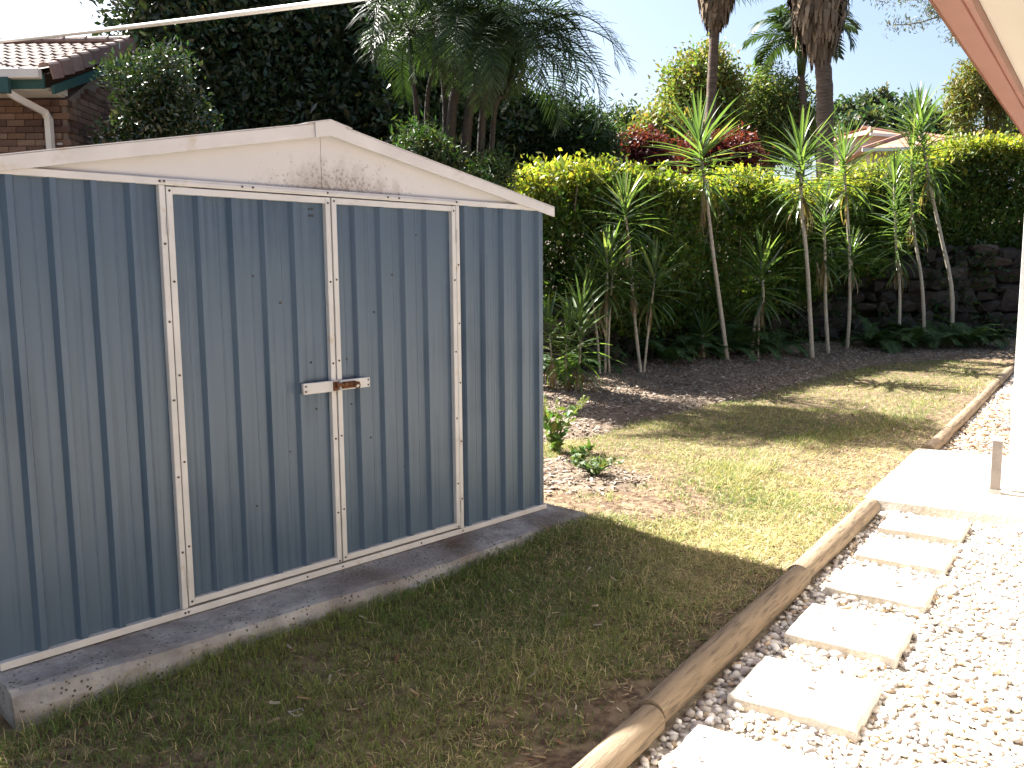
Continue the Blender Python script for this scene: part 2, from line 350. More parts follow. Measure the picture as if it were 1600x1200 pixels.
def path_grid(s0, s1, n0, n1, step, zf):
    S = np.arange(s0, s1+1e-6, step); Nn = np.arange(n0, n1+1e-6, step)
    gs, gn = np.meshgrid(S, Nn); x = gs*pd[0]+gn*pn[0]; y = gs*pd[1]+gn*pn[1]
    V = np.stack([x, y, zf(x, y)], -1).reshape(-1, 3); nx, ny = len(S), len(Nn)
    i = np.arange(nx-1)[None]+nx*np.arange(ny-1)[:, None]
    return V, np.stack([i, i+nx, i+nx+1, i+1], -1).reshape(-1, 4)[:, ::-1]
V, Fq = path_grid(-7, 17.2, -14, -1.18, .1, lawn_z)
setp(mk('lawn', V, Fq, M['soil'], smooth=True), kind='structure')
V, Fq = grid_mesh(np.arange(-9, 15, .09), np.arange(4.9, 18.2, .09), mulch_z)
xx, yy = V[:, 0], V[:, 1]; s_, n_ = path_xy(xx, yy); a_, b_ = shed_xy(xx, yy)
bad = (n_ > -1.19) & (s_ < 15.6) | ((np.abs(a_) < 1.75) & (b_ > -2.6) & (b_ < .6)) | (yy < 5.1) | ((yy < edge_y(xx)-.9) & (xx < -.4))
keep = ~bad[Fq].any(1)
setp(mk('mulch_bed', V, Fq[keep], M['mulch_base'], smooth=True), kind='structure')
GRAV_Z = -.150
def grav_z(x, y): return GRAV_Z + .015*(fbm(x, y, 1.5)-.5)
V, Fq = path_grid(-7, 17.0, -1.20, .36, .1, grav_z)
setp(mk('gravel_path', V, Fq, M['gravel_base'], smooth=True), kind='structure')
# ------------------------------------------------------------------ garden shed
shed = empty('garden_shed', SO, YAW_S, 'blue ribbed steel garden shed with white framed double doors', 'shed')
HW, WH, RIDGE, DEP = 1.49, 1.80, 2.105, 2.25
def rib_sheet(x0, x1, z0, z1, ribs, y=0.0, h=.025):
    pr = [(x0, y)]
    for r in ribs:
        if r-.024 <= x0 or r+.024 >= x1: continue
        for k in (.46, .62):                                   # shallow swages in the pan before each rib
            q = r-.148*k
            if q-.006 > pr[-1][0]: pr += [(q-.004, y), (q-.001, y-.0022), (q+.002, y-.0022), (q+.005, y)]
        pr += [(r-.026, y), (r-.011, y-h), (r+.012, y-h), (r+.022, y)]
    pr.append((x1, y))
    V = [(a, b, z) for z in (z0, z1) for a, b in pr]; n = len(pr)
    return V, [(i, i+1, n+i+1, n+i) for i in range(n-1)]
def sheet(name, parent, *a, **k):
    V, F = rib_sheet(*a, **k); o = mk(name, V, F, M['blue'], parent)
    m = o.modifiers.new('thickness', 'SOLIDIFY'); m.thickness = .0015; m.offset = -1
    return o
sheet('wall_panel', shed, -HW, -.795, .03, WH, [-1.347+.145*i for i in range(-1, 4)])
sheet('wall_panel', shed, .80, HW, .03, WH, [.863+.1475*i for i in range(5)])
for sx in (-1, 1):                                             # side walls and back, same ribbed sheet
    V, F = rib_sheet(-DEP/2, DEP/2, .03, WH, [-DEP/2+.1+.148*i for i in range(15)])
    V = [(sx*(HW-b-.013), DEP/2+(a if sx > 0 else -a), z) for a, b, z in V]
    o = mk('side_wall', V, F, M['blue'], shed); m = o.modifiers.new('thickness', 'SOLIDIFY'); m.thickness = .0015
V, F = rib_sheet(-HW, HW, .03, WH, [-HW+.1+.148*i for i in range(20)])
o = mk('back_wall', [(-a, DEP-b-.013, z) for a, b, z in V], F, M['blue'], shed)
m = o.modifiers.new('thickness', 'SOLIDIFY'); m.thickness = .0015
MB().prism([(-HW, WH), (HW, WH), (0, RIDGE-.02)], DEP-.004, DEP).build('back_gable', M['cream'], shed)
# corner angle at the right front, base rails
MB().box(HW-.002, HW+.012, -.003, .04, .028, WH-.004).build('corner_trim', M['blue'], shed)
MB().box(-HW-.012, -HW+.002, -.003, .04, .028, WH-.004).build('corner_trim', M['blue'], shed)
MB().box(-HW-.01, HW+.012, -.029, .02, .002, .032).build('base_rail', M['cream'], shed, bevel=.003)
for sx in (-1, 1): MB().box(sx*HW-.016, sx*HW+.016, .0225, DEP, .002, .031).build('side_base_rail', M['cream'], shed)
# head rail under the gable, with a drip lip
MB().box(-HW-.01, HW+.012, -.029, -.001, WH-.019, WH+.009).build('head_rail', M['cream'], shed, bevel=.003)
MB().box(-.800, .800, -.0355, -.0295, WH-.012, WH-.002).build('drip_lip', M['cream'], shed)
# gable: two sheets meeting at a seam left of the ridge
gy = -.006
MB().prism([(-HW, WH+.010), (-.031, WH+.010), (-.031, RIDGE-.012), (-HW, WH+.016)], gy, gy+.003).build('gable_sheet', M['gable'], shed)
MB().prism([(-.029, WH+.010), (HW, WH+.010), (HW, WH+.016), (0, RIDGE-.006), (-.029, RIDGE-.012)], gy-.001, gy+.002).build('gable_sheet', M['gable'], shed)
# barge cappings and ridge cap
OV = .075; sl_ = (RIDGE-WH-.012)/HW
def roofz(x): return RIDGE-abs(x)*sl_
for sx in (-1, 1):
    xs = [sx*.07, sx*(HW+OV)]
    poly = [(xs[0], roofz(xs[0])-.052), (xs[1], roofz(xs[1])-.046), (xs[1], roofz(xs[1])+.006), (xs[0], roofz(xs[0])+.006)]
    if sx < 0: poly = poly[::-1]
    MB().prism(poly, -.042, -.030).build('barge_capping', M['cream'], shed, bevel=.002)
    q = [(xs[0], roofz(xs[0])+.0075), (xs[1], roofz(xs[1])+.0075), (xs[1], roofz(xs[1])+.0115), (xs[0], roofz(xs[0])+.0115)]
    if sx < 0: q = q[::-1]
    MB().prism(q, -.043, .06).build('barge_top_flange', M['cream'], shed)
    # ribbed roof sheet
    V = []; F = []; ys = []
    y = -.03
    while y < DEP+.04:
        ys += [(y, 0), (y+.09, 0), (y+.10, .014), (y+.125, .014), (y+.135, 0)]; y += .15
    for x in (0, sx*(HW+OV-.006)):
        V += [(x, yy_, roofz(x)+.001+hh) for yy_, hh in ys]
    n = len(ys); F = [(i, i+1, n+i+1, n+i) if sx < 0 else (i+1, i, n+i, n+i+1) for i in range(n-1)]
    o = mk('roof_sheet', V, F, M['cream'], shed); m = o.modifiers.new('thickness', 'SOLIDIFY'); m.thickness = .002
cap = [(-.082, roofz(.082)-.054), (0, RIDGE-.054), (.082, roofz(.082)-.054), (.082, roofz(.082)+.0125), (0, RIDGE+.014), (-.082, roofz(.082)+.0125)]
MB().prism(cap, -.050, -.0435).build('ridge_end_cap', M['gable'], shed, bevel=.002)
MB().prism([(-.12, roofz(.12)+.0130), (0, RIDGE+.0145), (.12, roofz(.12)+.0130), (.12, roofz(.12)+.0165), (0, RIDGE+.019), (-.12, roofz(.12)+.0165)], -.0495, DEP+.05).build('ridge_capping', M['cream'], shed)
# jamb strips
for sx in (-1, 1):
    x = sx*.797
    MB().box(x-.0125, x+.0125, -.030, -.0005, .034, WH-.0195).build('door_jamb', M['cream'], shed, bevel=.003)
# doors
def door(x0, x1, ribs):
    d = MB().box(x0, x0+.026, -.031, -.004, .042, WH-.024)
    d.box(x1-.026, x1, -.031, -.004, .042, WH-.024)
    d.box(x0+.0262, x1-.0262, -.030, -.005, WH-.052, WH-.0245).box(x0+.0262, x1-.0262, -.030, -.005, .0425, .070)
    o = d.build('door', M['cream'], shed, bevel=.002)
    sheet('door_sheet', o, x0+.020, x1-.020, .06, WH-.040, ribs, y=-.003, h=.022)
    return o
d1 = door(-.781, -.004, [-.636+.1495*i for i in range(5)])
d2 = door(.004, .781, [.148+.1485*i for i in range(5)])
d1['label'] = 'left door leaf with white frame'; d2['label'] = 'right door leaf with white frame'
# hinges: narrow knuckles in the jamb gap
for sx, dd in ((-1, d1), (1, d2)):
    for z in (1.62, .16):
        MB().tube([(sx*.783, -.033, z-.035), (sx*.783, -.033, z+.035)], .0045, 8).build('hinge', M['galv'], dd)
# screws
sc_me = mesh_data('screw', *tube([(0, 0, 0), (0, -.003, 0), (0, -.0045, 0)], [.0048, .0048, .003], 8), M['screw'])
def screw(x, z, y, par=shed): obj('screw', sc_me, par, (x, y, z))
for z in (1.55, 1.24, .92, .60, .28): screw(-.797, z, -.030); screw(.797, z-.08, -.030)
for z in (1.76, 1.40, 1.02, .66, .30, .06):
    screw(-.768, z, -.031, d1); screw(-.017, z-.01, -.031, d1); screw(.017, z, -.031, d2); screw(.768, z-.01, -.031, d2)
for x in (-.805, -.79, -.45, -.40, -.02, .33, .40, .785, .80): screw(x, WH-.005, -.0357 if abs(x) < .8 else -.029)
for x in (-.80, -.785, -.2, .0, .5, .80): screw(x, .018, -.029)
for x, z, p in [(-.40, 1.42, d1), (-.27, 1.30, d1), (-.12, 1.02, d1), (-.10, .80, d1), (-.25, .62, d1), (-.33, .50, d1), (-.43, .40, d1),
                (.25, 1.24, d2), (.37, 1.42, d2), (.53, 1.62, d2), (.08, 1.02, d2), (.10, .80, d2), (.21, .62, d2), (.42, .44, d2), (.58, .3, d2), (-.085, 1.72, d1), (-.10, 1.72, d1), (-.085, 1.69, d1), (-.10, 1.69, d1)]:
    screw(x, z, -.004, p)
# latch: two white bars with a rusty barrel bolt
lz = .905
pl = MB().box(-.197, -.006, -.051, -.0320, lz-.026, lz+.026).build('latch_bar', M['cream'], shed, bevel=.004)
pr_ = MB().box(.006, .180, -.051, -.0320, lz-.024, lz+.024).build('latch_bar', M['cream'], shed, bevel=.004)
for x, q in ((-.184, pl), (.168, pr_)):
    screw(x, lz+.012, -.051, q); screw(x, lz-.012, -.051, q)
bolt = MB().tube([(-.03, -.067, lz+.004), (.102, -.067, lz+.004)], .0075, 10)
bolt.box(.012, .085, -.063, -.0515, lz-.016, lz+.014)
for x in (.02, .05, .078): bolt.tube([(x-.006, -.066, lz+.004), (x+.006, -.066, lz+.004)], .0125, 10)
th = np.linspace(0, math.pi*1.9, 12)
bolt.tube([(.085+.014*math.cos(t), -.079, lz-.006+.012*math.sin(t)) for t in th], .0035, 6)
bolt.build('barrel_bolt', M['rust'], shed, smooth=False)
kp = MB().box(-.036, -.012, -.061, -.0515, lz-.022, lz+.020).tube([(-.03, -.069, lz+.004), (-.016, -.069, lz+.004)], .0125, 10)
kp.build('bolt_keeper', M['rust'], shed)

# ------------------------------------------------------------------ slab: rough cast edge
def slab():
    X = np.linspace(-1.525, 1.60, 110)
    fr = .275 + .045*np.interp(X, [-1.6, -.9, .2, .9, 1.62], [-.9, .35, 1.0, .55, -.35]) + .02*(vnoise(X, X*0, 3)-.5)+.008*(vnoise(X, X*0+5, 14)-.5)
    prof = [(0, 1.0, 0.0), (0, .72, .0), (.0, .3, .0)]
    rows = []
    ncol = len(X)
    c = .02+.016*vnoise(X, X*0+9, 9)                                 # worn arris
    def row(y, z): rows.append(np.stack([X, y, z], -1))
    wob = lambda k, s: (vnoise(X, X*0+k, s)-.5)
    row(np.full(ncol, DEP+.12), np.full(ncol, -.30)); row(np.full(ncol, DEP+.12), np.full(ncol, -.002))
    row(np.full(ncol, .06), np.full(ncol, 0.0)); row(-fr*.45, .003*wob(1, 5)-.001); row(-fr+c*1.6, .004*wob(2, 8)-.003)
    row(-fr+c*.35, -c*.35+.003*wob(3, 20)); row(-fr+.004*wob(4, 25), -c*1.15); row(-fr-.012+.030*wob(5, 9)+.012*wob(11, 30), np.full(ncol, -.065)+.012*wob(8, 15)); row(-fr-.02+.03*wob(6, 6), np.full(ncol, -.13)); row(-fr-.02+.03*wob(7, 5), np.full(ncol, -.30))
    # the broken left corner
    V = np.stack(rows).reshape(-1, 3); nr = len(rows)
    cor = sstep(-1.40, -1.52, V[:, 0])*sstep(-.18, -.29, V[:, 1]); V[:, 2] -= cor*.018*(V[:, 2] > -.05); V[:, 1] += cor*.025
    i = np.arange(ncol-1)[None]+ncol*np.arange(nr-1)[:, None]
    F = [tuple(f) for f in np.stack([i, i+1, i+ncol+1, i+ncol], -1).reshape(-1, 4)[:, ::-1]]
    F += [tuple(k*ncol for k in range(nr)), tuple(k*ncol+ncol-1 for k in range(nr-1, -1, -1))]
    V[:, 2] -= .002
    o = mk('concrete_slab', V, F, M['slab'], smooth=False, loc=SO); o.rotation_euler = (0, 0, YAW_S)
    return setp(o, 'stained old concrete slab that the blue shed stands on', 'slab')
slab()

# ------------------------------------------------------------------ timber log edging
LOGS = [(.75, 2.605, 'nearest timber edging log, cut off by the bottom of the picture'), (2.62, 4.30, 'timber edging log half in the shed shadow beside the stepping pavers'),
        (4.315, 5.86, 'sunlit timber edging log ending at the concrete landing'), (8.02, 9.05, 'short timber edging log just beyond the concrete landing'),
        (9.06, 11.1, 'timber edging log beyond the landing lying in tree shade'), (11.12, 13.2, 'second farthest timber edging log along the lawn'),
        (13.22, 15.4, 'farthest timber edging log where lawn meets the bank')]
for k, (a, b, lab) in enumerate(LOGS):
    L_ = b-a; m = max(8, int(L_/.12)); t = np.linspace(0, 1, m); rad = (.057 if k < 3 else .055)*(1+.10*(vnoise(t*L_, t*0+k*3, 2)-.5)+.05*(vnoise(t*L_, t*0+k*5, 9)-.5))
    rad[0] *= .965; rad[-1] *= .965
    off = rng.uniform(-.005, .005, 2)
    Pp = np.stack([t*L_, np.interp(t, [0, 1], off)+.006*np.sin(t*3+k), .003*np.sin(t*4+k*2)], -1)
    c = P_(a, -1.213, -.093+rng.uniform(-.004, .006))
    V, F = tube(Pp, rad, 20); V = arr(V); V[:, 1:] *= (1+.035*(vnoise(V[:, 0]*2+k*7, np.arctan2(V[:, 1], V[:, 2])*3+20, 2.5)-.5))[:, None]
    o = mk('timber_log', V, F, M['log'], smooth=True, loc=c); o.rotation_euler = (0, 0, YAW_P)
    mm = o.modifiers.new('edge', 'EDGE_SPLIT'); mm.split_angle = R(50)
    setp(o, lab, 'log', 'timber logs edging the lawn')

# ------------------------------------------------------------------ pavers and landing
PV = [(1.61, ''), (2.27, 'nearest pale stepping paver, cut off by the bottom of the picture'), (2.93, 'second nearest pale stepping paver in the gravel'), (3.59, 'third nearest pale stepping paver in the gravel'),
      (4.25, 'fourth nearest pale stepping paver in the gravel'), (4.85, 'fifth nearest pale stepping paver, second from the landing'), (5.45, 'farthest stepping paver, next to the concrete landing')]
for k, (s, lab) in enumerate(PV):
    if not lab: continue
    w, d, h = .445, .40, .05
    b = MB(); nx = 9
    per = []
    for e in range(4):
        for q in range(nx):
            t = q/nx
            x, y = [(t, 0), (1, t), (1-t, 1), (0, 1-t)][e]
            per.append((x*d + .006*(rng.random()-.5), -y*w + .006*(rng.random()-.5)))
    n = len(per); cx, cy = d/2, -w/2
    def ring(z, k_): return [(cx+(x-cx)*k_, cy+(y-cy)*k_, z+.002*rng.normal()*(z < 0)) for x, y in per]
    V = ring(-h, 1.0)+ring(-.007, 1.0)+ring(0, .978)
    F = [(r*n+(i+1) % n, r*n+i, (r+1)*n+i, (r+1)*n+(i+1) % n)[::1] for r in range(2) for i in range(n)] + [tuple(range(2*n, 3*n))[::-1]]
    o = mk('stepping_paver', V, F, M['paver'], loc=P_(s, -1.072+.445+rng.uniform(-.012, .012), -.100))
    # local x runs along the path, local y across it
    o.rotation_euler = (rng.uniform(-.008, .008), rng.uniform(-.008, .008), YAW_P+math.pi*0+rng.uniform(-.02, .02))
    o.location = P_(s, -1.072+rng.uniform(-.01, .01), -.100)
    setp(o, lab, 'paver', 'stepping pavers in the gravel')
V = []; S = np.linspace(6.02, 8.0, 24)
rows = []
for n_, z_ in ((-1.30, -.24), (-1.30, -.086), (-1.285, -.078), (.30, -.075), (.345, -.24)):
    rows.append([P_(s_+.006*rng.normal(), n_+.004*rng.normal()*(n_ < 0), z_) for s_ in S])
V = [p for r_ in rows for p in r_]; nc = len(S)
F = [(r_*nc+i, r_*nc+i+1, (r_+1)*nc+i+1, (r_+1)*nc+i)[::-1] for r_ in range(4) for i in range(nc-1)]
F += [tuple(r_*nc for r_ in range(5))[::-1], tuple(r_*nc+nc-1 for r_ in range(5))]
setp(mk('concrete_landing', V, F, M['paver']), 'large pale concrete landing slab on the gravel path', 'slab')

# ------------------------------------------------------------------ own house along the path: wall, eave, open door
house = empty('house', (0, 0, 0), YAW_P, 'house edge with cream soffit and brick red gutter at upper right', 'house')
# local x along path, local y = -n
MB().box(-7, 6.72, -.55, -.36, -.3, 2.36).box(7.62, 13, -.55, -.36, -.3, 2.36).box(6.721, 7.619, -.55, -.36, 2.0, 2.359).build('wall', M['wall_white'], house)
MB().box(6.723, 7.617, -.75, -.555, -.3, 2.03).build('door_recess', M['farwall'], house)
MB().box(-7, 13, -.359, .437, 2.325, 2.335).build('soffit', M['soffit'], house)
MB().box(-7, 13.02, .438, .460, 2.285, 2.47).build('fascia', M['gutter_red'], house, bevel=.003)
g = [(.462, 2.46), (.462, 2.300), (.470, 2.292), (.545, 2.292), (.568, 2.31), (.575, 2.36), (.585, 2.40), (.585, 2.43), (.575, 2.43), (.56, 2.36), (.54, 2.305), (.475, 2.305), (.472, 2.46)]
V = [(x, y, z) for x in (-7, 13.03) for y, z in g]; n = len(g)
mk('gutter', V, [(i, (i+1) % n, n+(i+1) % n, n+i) for i in range(n)]+[tuple(range(n))[::-1], tuple(range(n, 2*n))], M['gutter_red'], house)
V = [(-7, .47, 2.475), (13, .47, 2.475), (13, -4.6, 4.0), (-7, -4.6, 4.0)]
o = mk('roof', V, [(0, 1, 2, 3)], M['terracotta'], house); m = o.modifiers.new('t', 'SOLIDIFY'); m.thickness = .04; m.offset = 1
dr = MB().box(6.715, 6.755, -.34, .512, -.068, 1.86).build('door', M['white_paint'], house, bevel=.003)
MB().box(6.7135, 6.7148, -.26, .39, .18, .85).box(6.7135, 6.7148, -.26, .39, .98, 1.72).build('door_panel', M['white_paint'], dr)
MB().tube([(6.69, .40, .95), (6.713, .40, .95)], .025, 12).tube([(6.66, .40, .95), (6.69, .40, .95)], .018, 12).build('door_handle', M['galv'], dr)
pst = empty('post_stub', P_(6.62, -.575, -.076), YAW_P, 'short white capped post stub standing on the landing by the door', 'post')
MB().box(-.03, .03, -.03, .03, .0, .36).build('shaft', M['post_shade_grey'], pst, bevel=.004)
MB().box(-.035, .035, -.035, .035, .3605, .385).build('cap', M['white_paint'], pst, bevel=.006)
MB().box(-.036, .036, -.036, .036, -.002, .03).build('foot', M['galv'], pst)

# ------------------------------------------------------------------ neighbour's brick house at the left
nb = empty('brick_house', (-5.85, 12.0, 1.0), 0, 'brick house with tiled roof behind the shed at far left', 'house')
EX, EZ = .09, 3.0                                             # verge overhang, eave height above base
backing = MB().box(-6, -.056, .056, 3.8, -.4, 2.75).build('wall_core', M['mortar'], nb)
MB().add([(-.056, .058, 2.751), (-.056, 3.8, 2.751), (-.056, 1.9, 3.78), (-.16, .058, 2.751), (-.16, 3.8, 2.751), (-.16, 1.9, 3.78)], [(0, 1, 2), (5, 4, 3), (0, 3, 4, 1), (1, 4, 5, 2), (2, 5, 3, 0)]).build('gable_core', M['mortar'], nb)
def brick_mesh(l, w, h):
    b = MB().box(-l/2, l/2, -w/2, w/2, -h/2, h/2); return mesh_data('brick', b.V, b.F, M['brick'])
bf = brick_mesh(.230, .11, .076); bs = brick_mesh(.11, .230, .076)
for r_ in range(14):                                           # front wall, upper courses that show
    z = 2.72-.0855*r_
    for c in range(9):
        x = -.115-.24*c-(.12 if r_ % 2 else 0)
        if z > -.1: obj('brick', bf, nb, (x, .055+rng.uniform(-.003, .003), z))
for r_ in range(26):                                           # gable wall
    z = 2.72+.0855*10-.0855*r_
    for c in range(10):
        y = .115+.24*c+(.12 if r_ % 2 else 0)
        top = 2.76+(y if y < 1.9 else 3.8-y)*.38
        if z+.05 < top and z > .9 and y < 2.6: obj('brick', bs, nb, (-.055+rng.uniform(-.003, .003), y, z))
# roof: tiles on the front slope
RS = .382; rl = math.hypot(1, RS); pitch = math.atan(RS)
def tile_mesh():
    W, Ln = .33, .36; xs = np.linspace(0, W, 13); V = []
    for y, dz in ((0, .014), (Ln, -.006)):
        for x in xs: V.append((x, y, dz+.021*max(0, math.sin(2*math.pi*x/(W/2)-.6))**1.0+.004))
    for x in xs: V.append((x, 0, -.012))
    n = len(xs)
    F = [(i, i+1, n+i+1, n+i) for i in range(n-1)]+[(i+1, i, 2*n+i, 2*n+i+1) for i in range(n-1)]
    return mesh_data('roof_tile', V, F, M['tile'])
tm = tile_mesh()
RZ = EZ+.01+RS*2.46
deck = MB(); deck.add([(-6.2, -.54, EZ-.03), (EX-.05, -.54, EZ-.03), (EX-.05, 1.9, RZ-.03), (-6.2, 1.9, RZ-.03), (EX-.05, 4.34, EZ-.03), (-6.2, 4.34, EZ-.03)], [(0, 1, 2, 3), (3, 2, 4, 5)])
deck.build('roof_deck', M['tilecap'], nb)
for r_ in range(8):
    for c in range(13):
        y = -.58+.305*r_; x = EX-.12-.33*(c+1)
        obj('roof_tile', tm, nb, (x, y, EZ+.012+RS*(y+.56)), (pitch, rng.uniform(-.01, .01), rng.uniform(-.008, .008)))
# verge tiles: stepped, rounded L-shaped blocks; ridge caps
def verge_mesh():
    pf = [(-.10, .015), (-.07, .055), (-.02, .068), (.03, .062), (.055, .035), (.06, -.14), (.045, -.14), (.04, .02), (-.09, .0)]
    V = [(x*k, y, z+dz) for y, k, dz in ((0, 1.0, .012), (.30, .94, -.012)) for x, z in pf]; n = len(pf)
    return mesh_data('verge_tile', V, [(i, (i+1) % n, n+(i+1) % n, n+i)[::-1] for i in range(n)]+[tuple(range(n)), tuple(range(2*n-1, n-1, -1))], M['tilecap'])
vm = verge_mesh()
def cap_mesh(L_, r_):
    t = np.linspace(-.25, math.pi+.25, 9); V = []
    for y, k in ((0, 1.08), (.03, 1.08), (.032, 1.0), (L_, .93)):
        V += [(-r_*k*math.cos(a), y, r_*k*math.sin(a)*.75) for a in t]
    n = 9; F = [(r*n+i, r*n+i+1, (r+1)*n+i+1, (r+1)*n+i)[::-1] for r in range(3) for i in range(n-1)]
    return mesh_data('ridge_tile', V, F, M['tilecap'])
cm = cap_mesh(.36, .105)
for k in range(9):
    y = -.60+.292*k
    obj('verge_tile', vm, nb, (EX-.04, y, EZ+.035+RS*(y+.56)), (pitch, rng.uniform(-.03, .03), rng.uniform(-.03, .03)))
for k in range(14):
    obj('ridge_tile', cm, nb, (EX+.02-.33*k, 1.9, RZ+.03), (0, rng.uniform(-.015, .015), math.pi/2))
MB().box(-6, EX-.12, -.66, -.545, EZ-.10, EZ+.02).build('gutter', M['gutter_white'], nb, bevel=.015)
MB().box(-6, EX-.11, -.543, -.515, EZ-.21, EZ-.03).build('fascia', M['green_paint'], nb)
MB().add([(EX-.005, -.50, EZ-.16), (EX-.005, 1.85, EZ-.16+RS*2.35), (EX-.005, 1.85, EZ-.30+RS*2.35), (EX-.005, -.50, EZ-.27), (EX-.04, -.50, EZ-.16), (EX-.04, 1.85, EZ-.16+RS*2.35), (EX-.04, 1.85, EZ-.30+RS*2.35), (EX-.04, -.50, EZ-.27)],
         [(0, 1, 2, 3), (7, 6, 5, 4), (0, 4, 5, 1), (2, 6, 7, 3), (0, 3, 7, 4), (1, 5, 6, 2)]).build('barge_board', M['green_paint'], nb)
MB().box(-6, EX-.12, -.513, -.003, EZ-.215, EZ-.20).build('soffit', M['gutter_white'], nb)
MB().add([(.003, -.50, EZ-.197), (.003, .0, EZ-.197), (.003, .0, EZ-.04), (-.035, -.50, EZ-.197), (-.035, 0, EZ-.197), (-.035, 0, EZ-.04)], [(0, 1, 2), (5, 4, 3), (0, 3, 4, 1), (1, 4, 5, 2), (2, 5, 3, 0)]).build('eave_box_end', M['gutter_white'], nb)
dp = MB().tube([(-.47, -.60, EZ-.10), (-.47, -.60, EZ-.24), (-.42, -.50, EZ-.30), (-.27, -.09, EZ-.42), (-.24, -.06, EZ-.50), (-.24, -.06, .0)], .055, 4)
dp.build('downpipe', M['gutter_white'], nb)
MB().box(-.535, -.405, -.672, -.60, EZ-.28, EZ-.09).build('rain_head', M['green_paint'], nb)
MB().box(-.17, -.10, -.03, -.005, EZ-.83, EZ-.80).build('pipe_bracket', M['galv'], nb)
MB().box(-.008, .02, 1.15, 1.75, 1.1, 2.55).build('window_screen', M['gutter_white'], nb)

# ------------------------------------------------------------------ overhead cable
A = at(-60, 70, 13.0); B = at(1000, -63, 4.6)
t = np.linspace(0, 1, 24)[:, None]; Pc = A+(B-A)*t; Pc[:, 2] -= (.03*4*t*(1-t))[:, 0]
V, F = tube(Pc-A, .022, 8); setp(mk('overhead_cable', V, F, M['cable'], smooth=True, loc=A), 'pale overhead cable crossing in front of the dark tree', 'cable')

# ------------------------------------------------------------------ foliage helpers
def unit(v): return v/(np.linalg.norm(v, axis=-1, keepdims=True)+1e-9)
def leaves(P, size, col, asp=.42, up=.3, out=None, fold=.25, g=None):
    """folded leaf of two triangles at every point; returns V, F, C"""
    g = g or rng; N = len(P); d = g.normal(size=(N, 3)); d[:, 2] += up
    if out is not None: d += out*1.1
    d = unit(d); w = unit(np.cross(d, g.normal(size=(N, 3)))); nrm = np.cross(d, w)
    s = np.broadcast_to(arr(size), (N,))[:, None]
    a = P-d*s*.5; b = P+d*s*.5; m = P-d*s*.05
    l = m+w*s*asp*.5+nrm*s*fold*.3; r = m-w*s*asp*.5+nrm*s*fold*.3
    V = np.stack([a, l, b, r], 1).reshape(-1, 3); i = 4*np.arange(N)[:, None]
    F = np.concatenate([i+[0, 2, 1], i+[0, 3, 2]], 1).reshape(-1, 3)
    return V, F, np.repeat(col, 4, 0)
def crown_pts(lobes, ntw, per, sig, shell=.62, g=None, squash=1.0):
    """twig clumps spread over the lobes' volume, leaves around each twig"""
    g = g or rng; lobes = [(arr(c), arr(r)) for c, r in lobes]
    w = arr([np.prod(r)**.67 for _, r in lobes]); k = g.choice(len(lobes), ntw, p=w/w.sum())
    C = np.stack([lobes[i][0] for i in k]); Rr = np.stack([lobes[i][1] for i in k])
    d = unit(g.normal(size=(ntw, 3))); rr = (shell+(1-shell)*g.random(ntw)**.7)*(1+.10*g.normal(size=ntw))
    T = C+d*Rr*rr[:, None]
    P = np.repeat(T, per, 0)+g.normal(size=(ntw*per, 3))*sig*arr((1, 1, squash))
    return P, np.repeat(d, per, 0), np.repeat(np.arange(ntw), per)
def tint(n, tw, base, var=.25, twv=.3, g=None):
    g = g or rng; t = g.normal(size=tw.max()+1)[tw]*twv+g.normal(size=n)*var
    c = arr(base)[None]*np.exp(t*.6)[:, None]; c[:, 0] *= np.exp(.25*g.normal(size=n)); return np.clip(c, .003, .95)

def limb(b, a, c, r0, r1, bend=.15):
    a, c = arr(a), arr(c); L_ = np.linalg.norm(c-a); m = (a+c)/2+rng.normal(size=3)*bend*L_*.5
    b.tube(smooth_path([a, m, c], 7), np.linspace(r0, r1, 7), 7)

def tree(name, label, cat, base, lobes, ntw, per, sig, size, colr, mat='leaf', trunk_r=.14, group=None, shell=.6, bark='bark', up=.2, var=.25, top=None, asp=.45, fork=.45, colfun=None):
    base = arr(base); lobes = [(arr(c), arr(r)) for c, r in lobes]
    root = empty(name, base, 0, label, cat, group)
    b = MB(); tops = np.mean([c for c, _ in lobes], 0)
    fk = base+(tops-base)*fork; fk[2] = base[2]+(tops[2]-base[2])*fork
    b.tube(smooth_path([base-base-arr((0, 0, .3)), (fk-base)*.5+rng.normal(size=3)*.04, fk-base], 8), np.linspace(trunk_r, trunk_r*.7, 8), 9)
    for c, r in lobes: limb(b, fk-base, c-base+arr((0, 0, -.2*r[2])), trunk_r*.6, trunk_r*.18)
    b.build('trunk', M[bark], root, smooth=True)
    P, o, tw = crown_pts(lobes, ntw, per, sig, shell)
    c = tint(len(P), tw, colr, var)
    if colfun: c = colfun(P, c)
    V, F, Cc = leaves(P-base, size*np.exp(.25*rng.normal(size=len(P))), c, asp, up, o)
    mk('crown', V, F, M[mat], root, Cc)
    return root

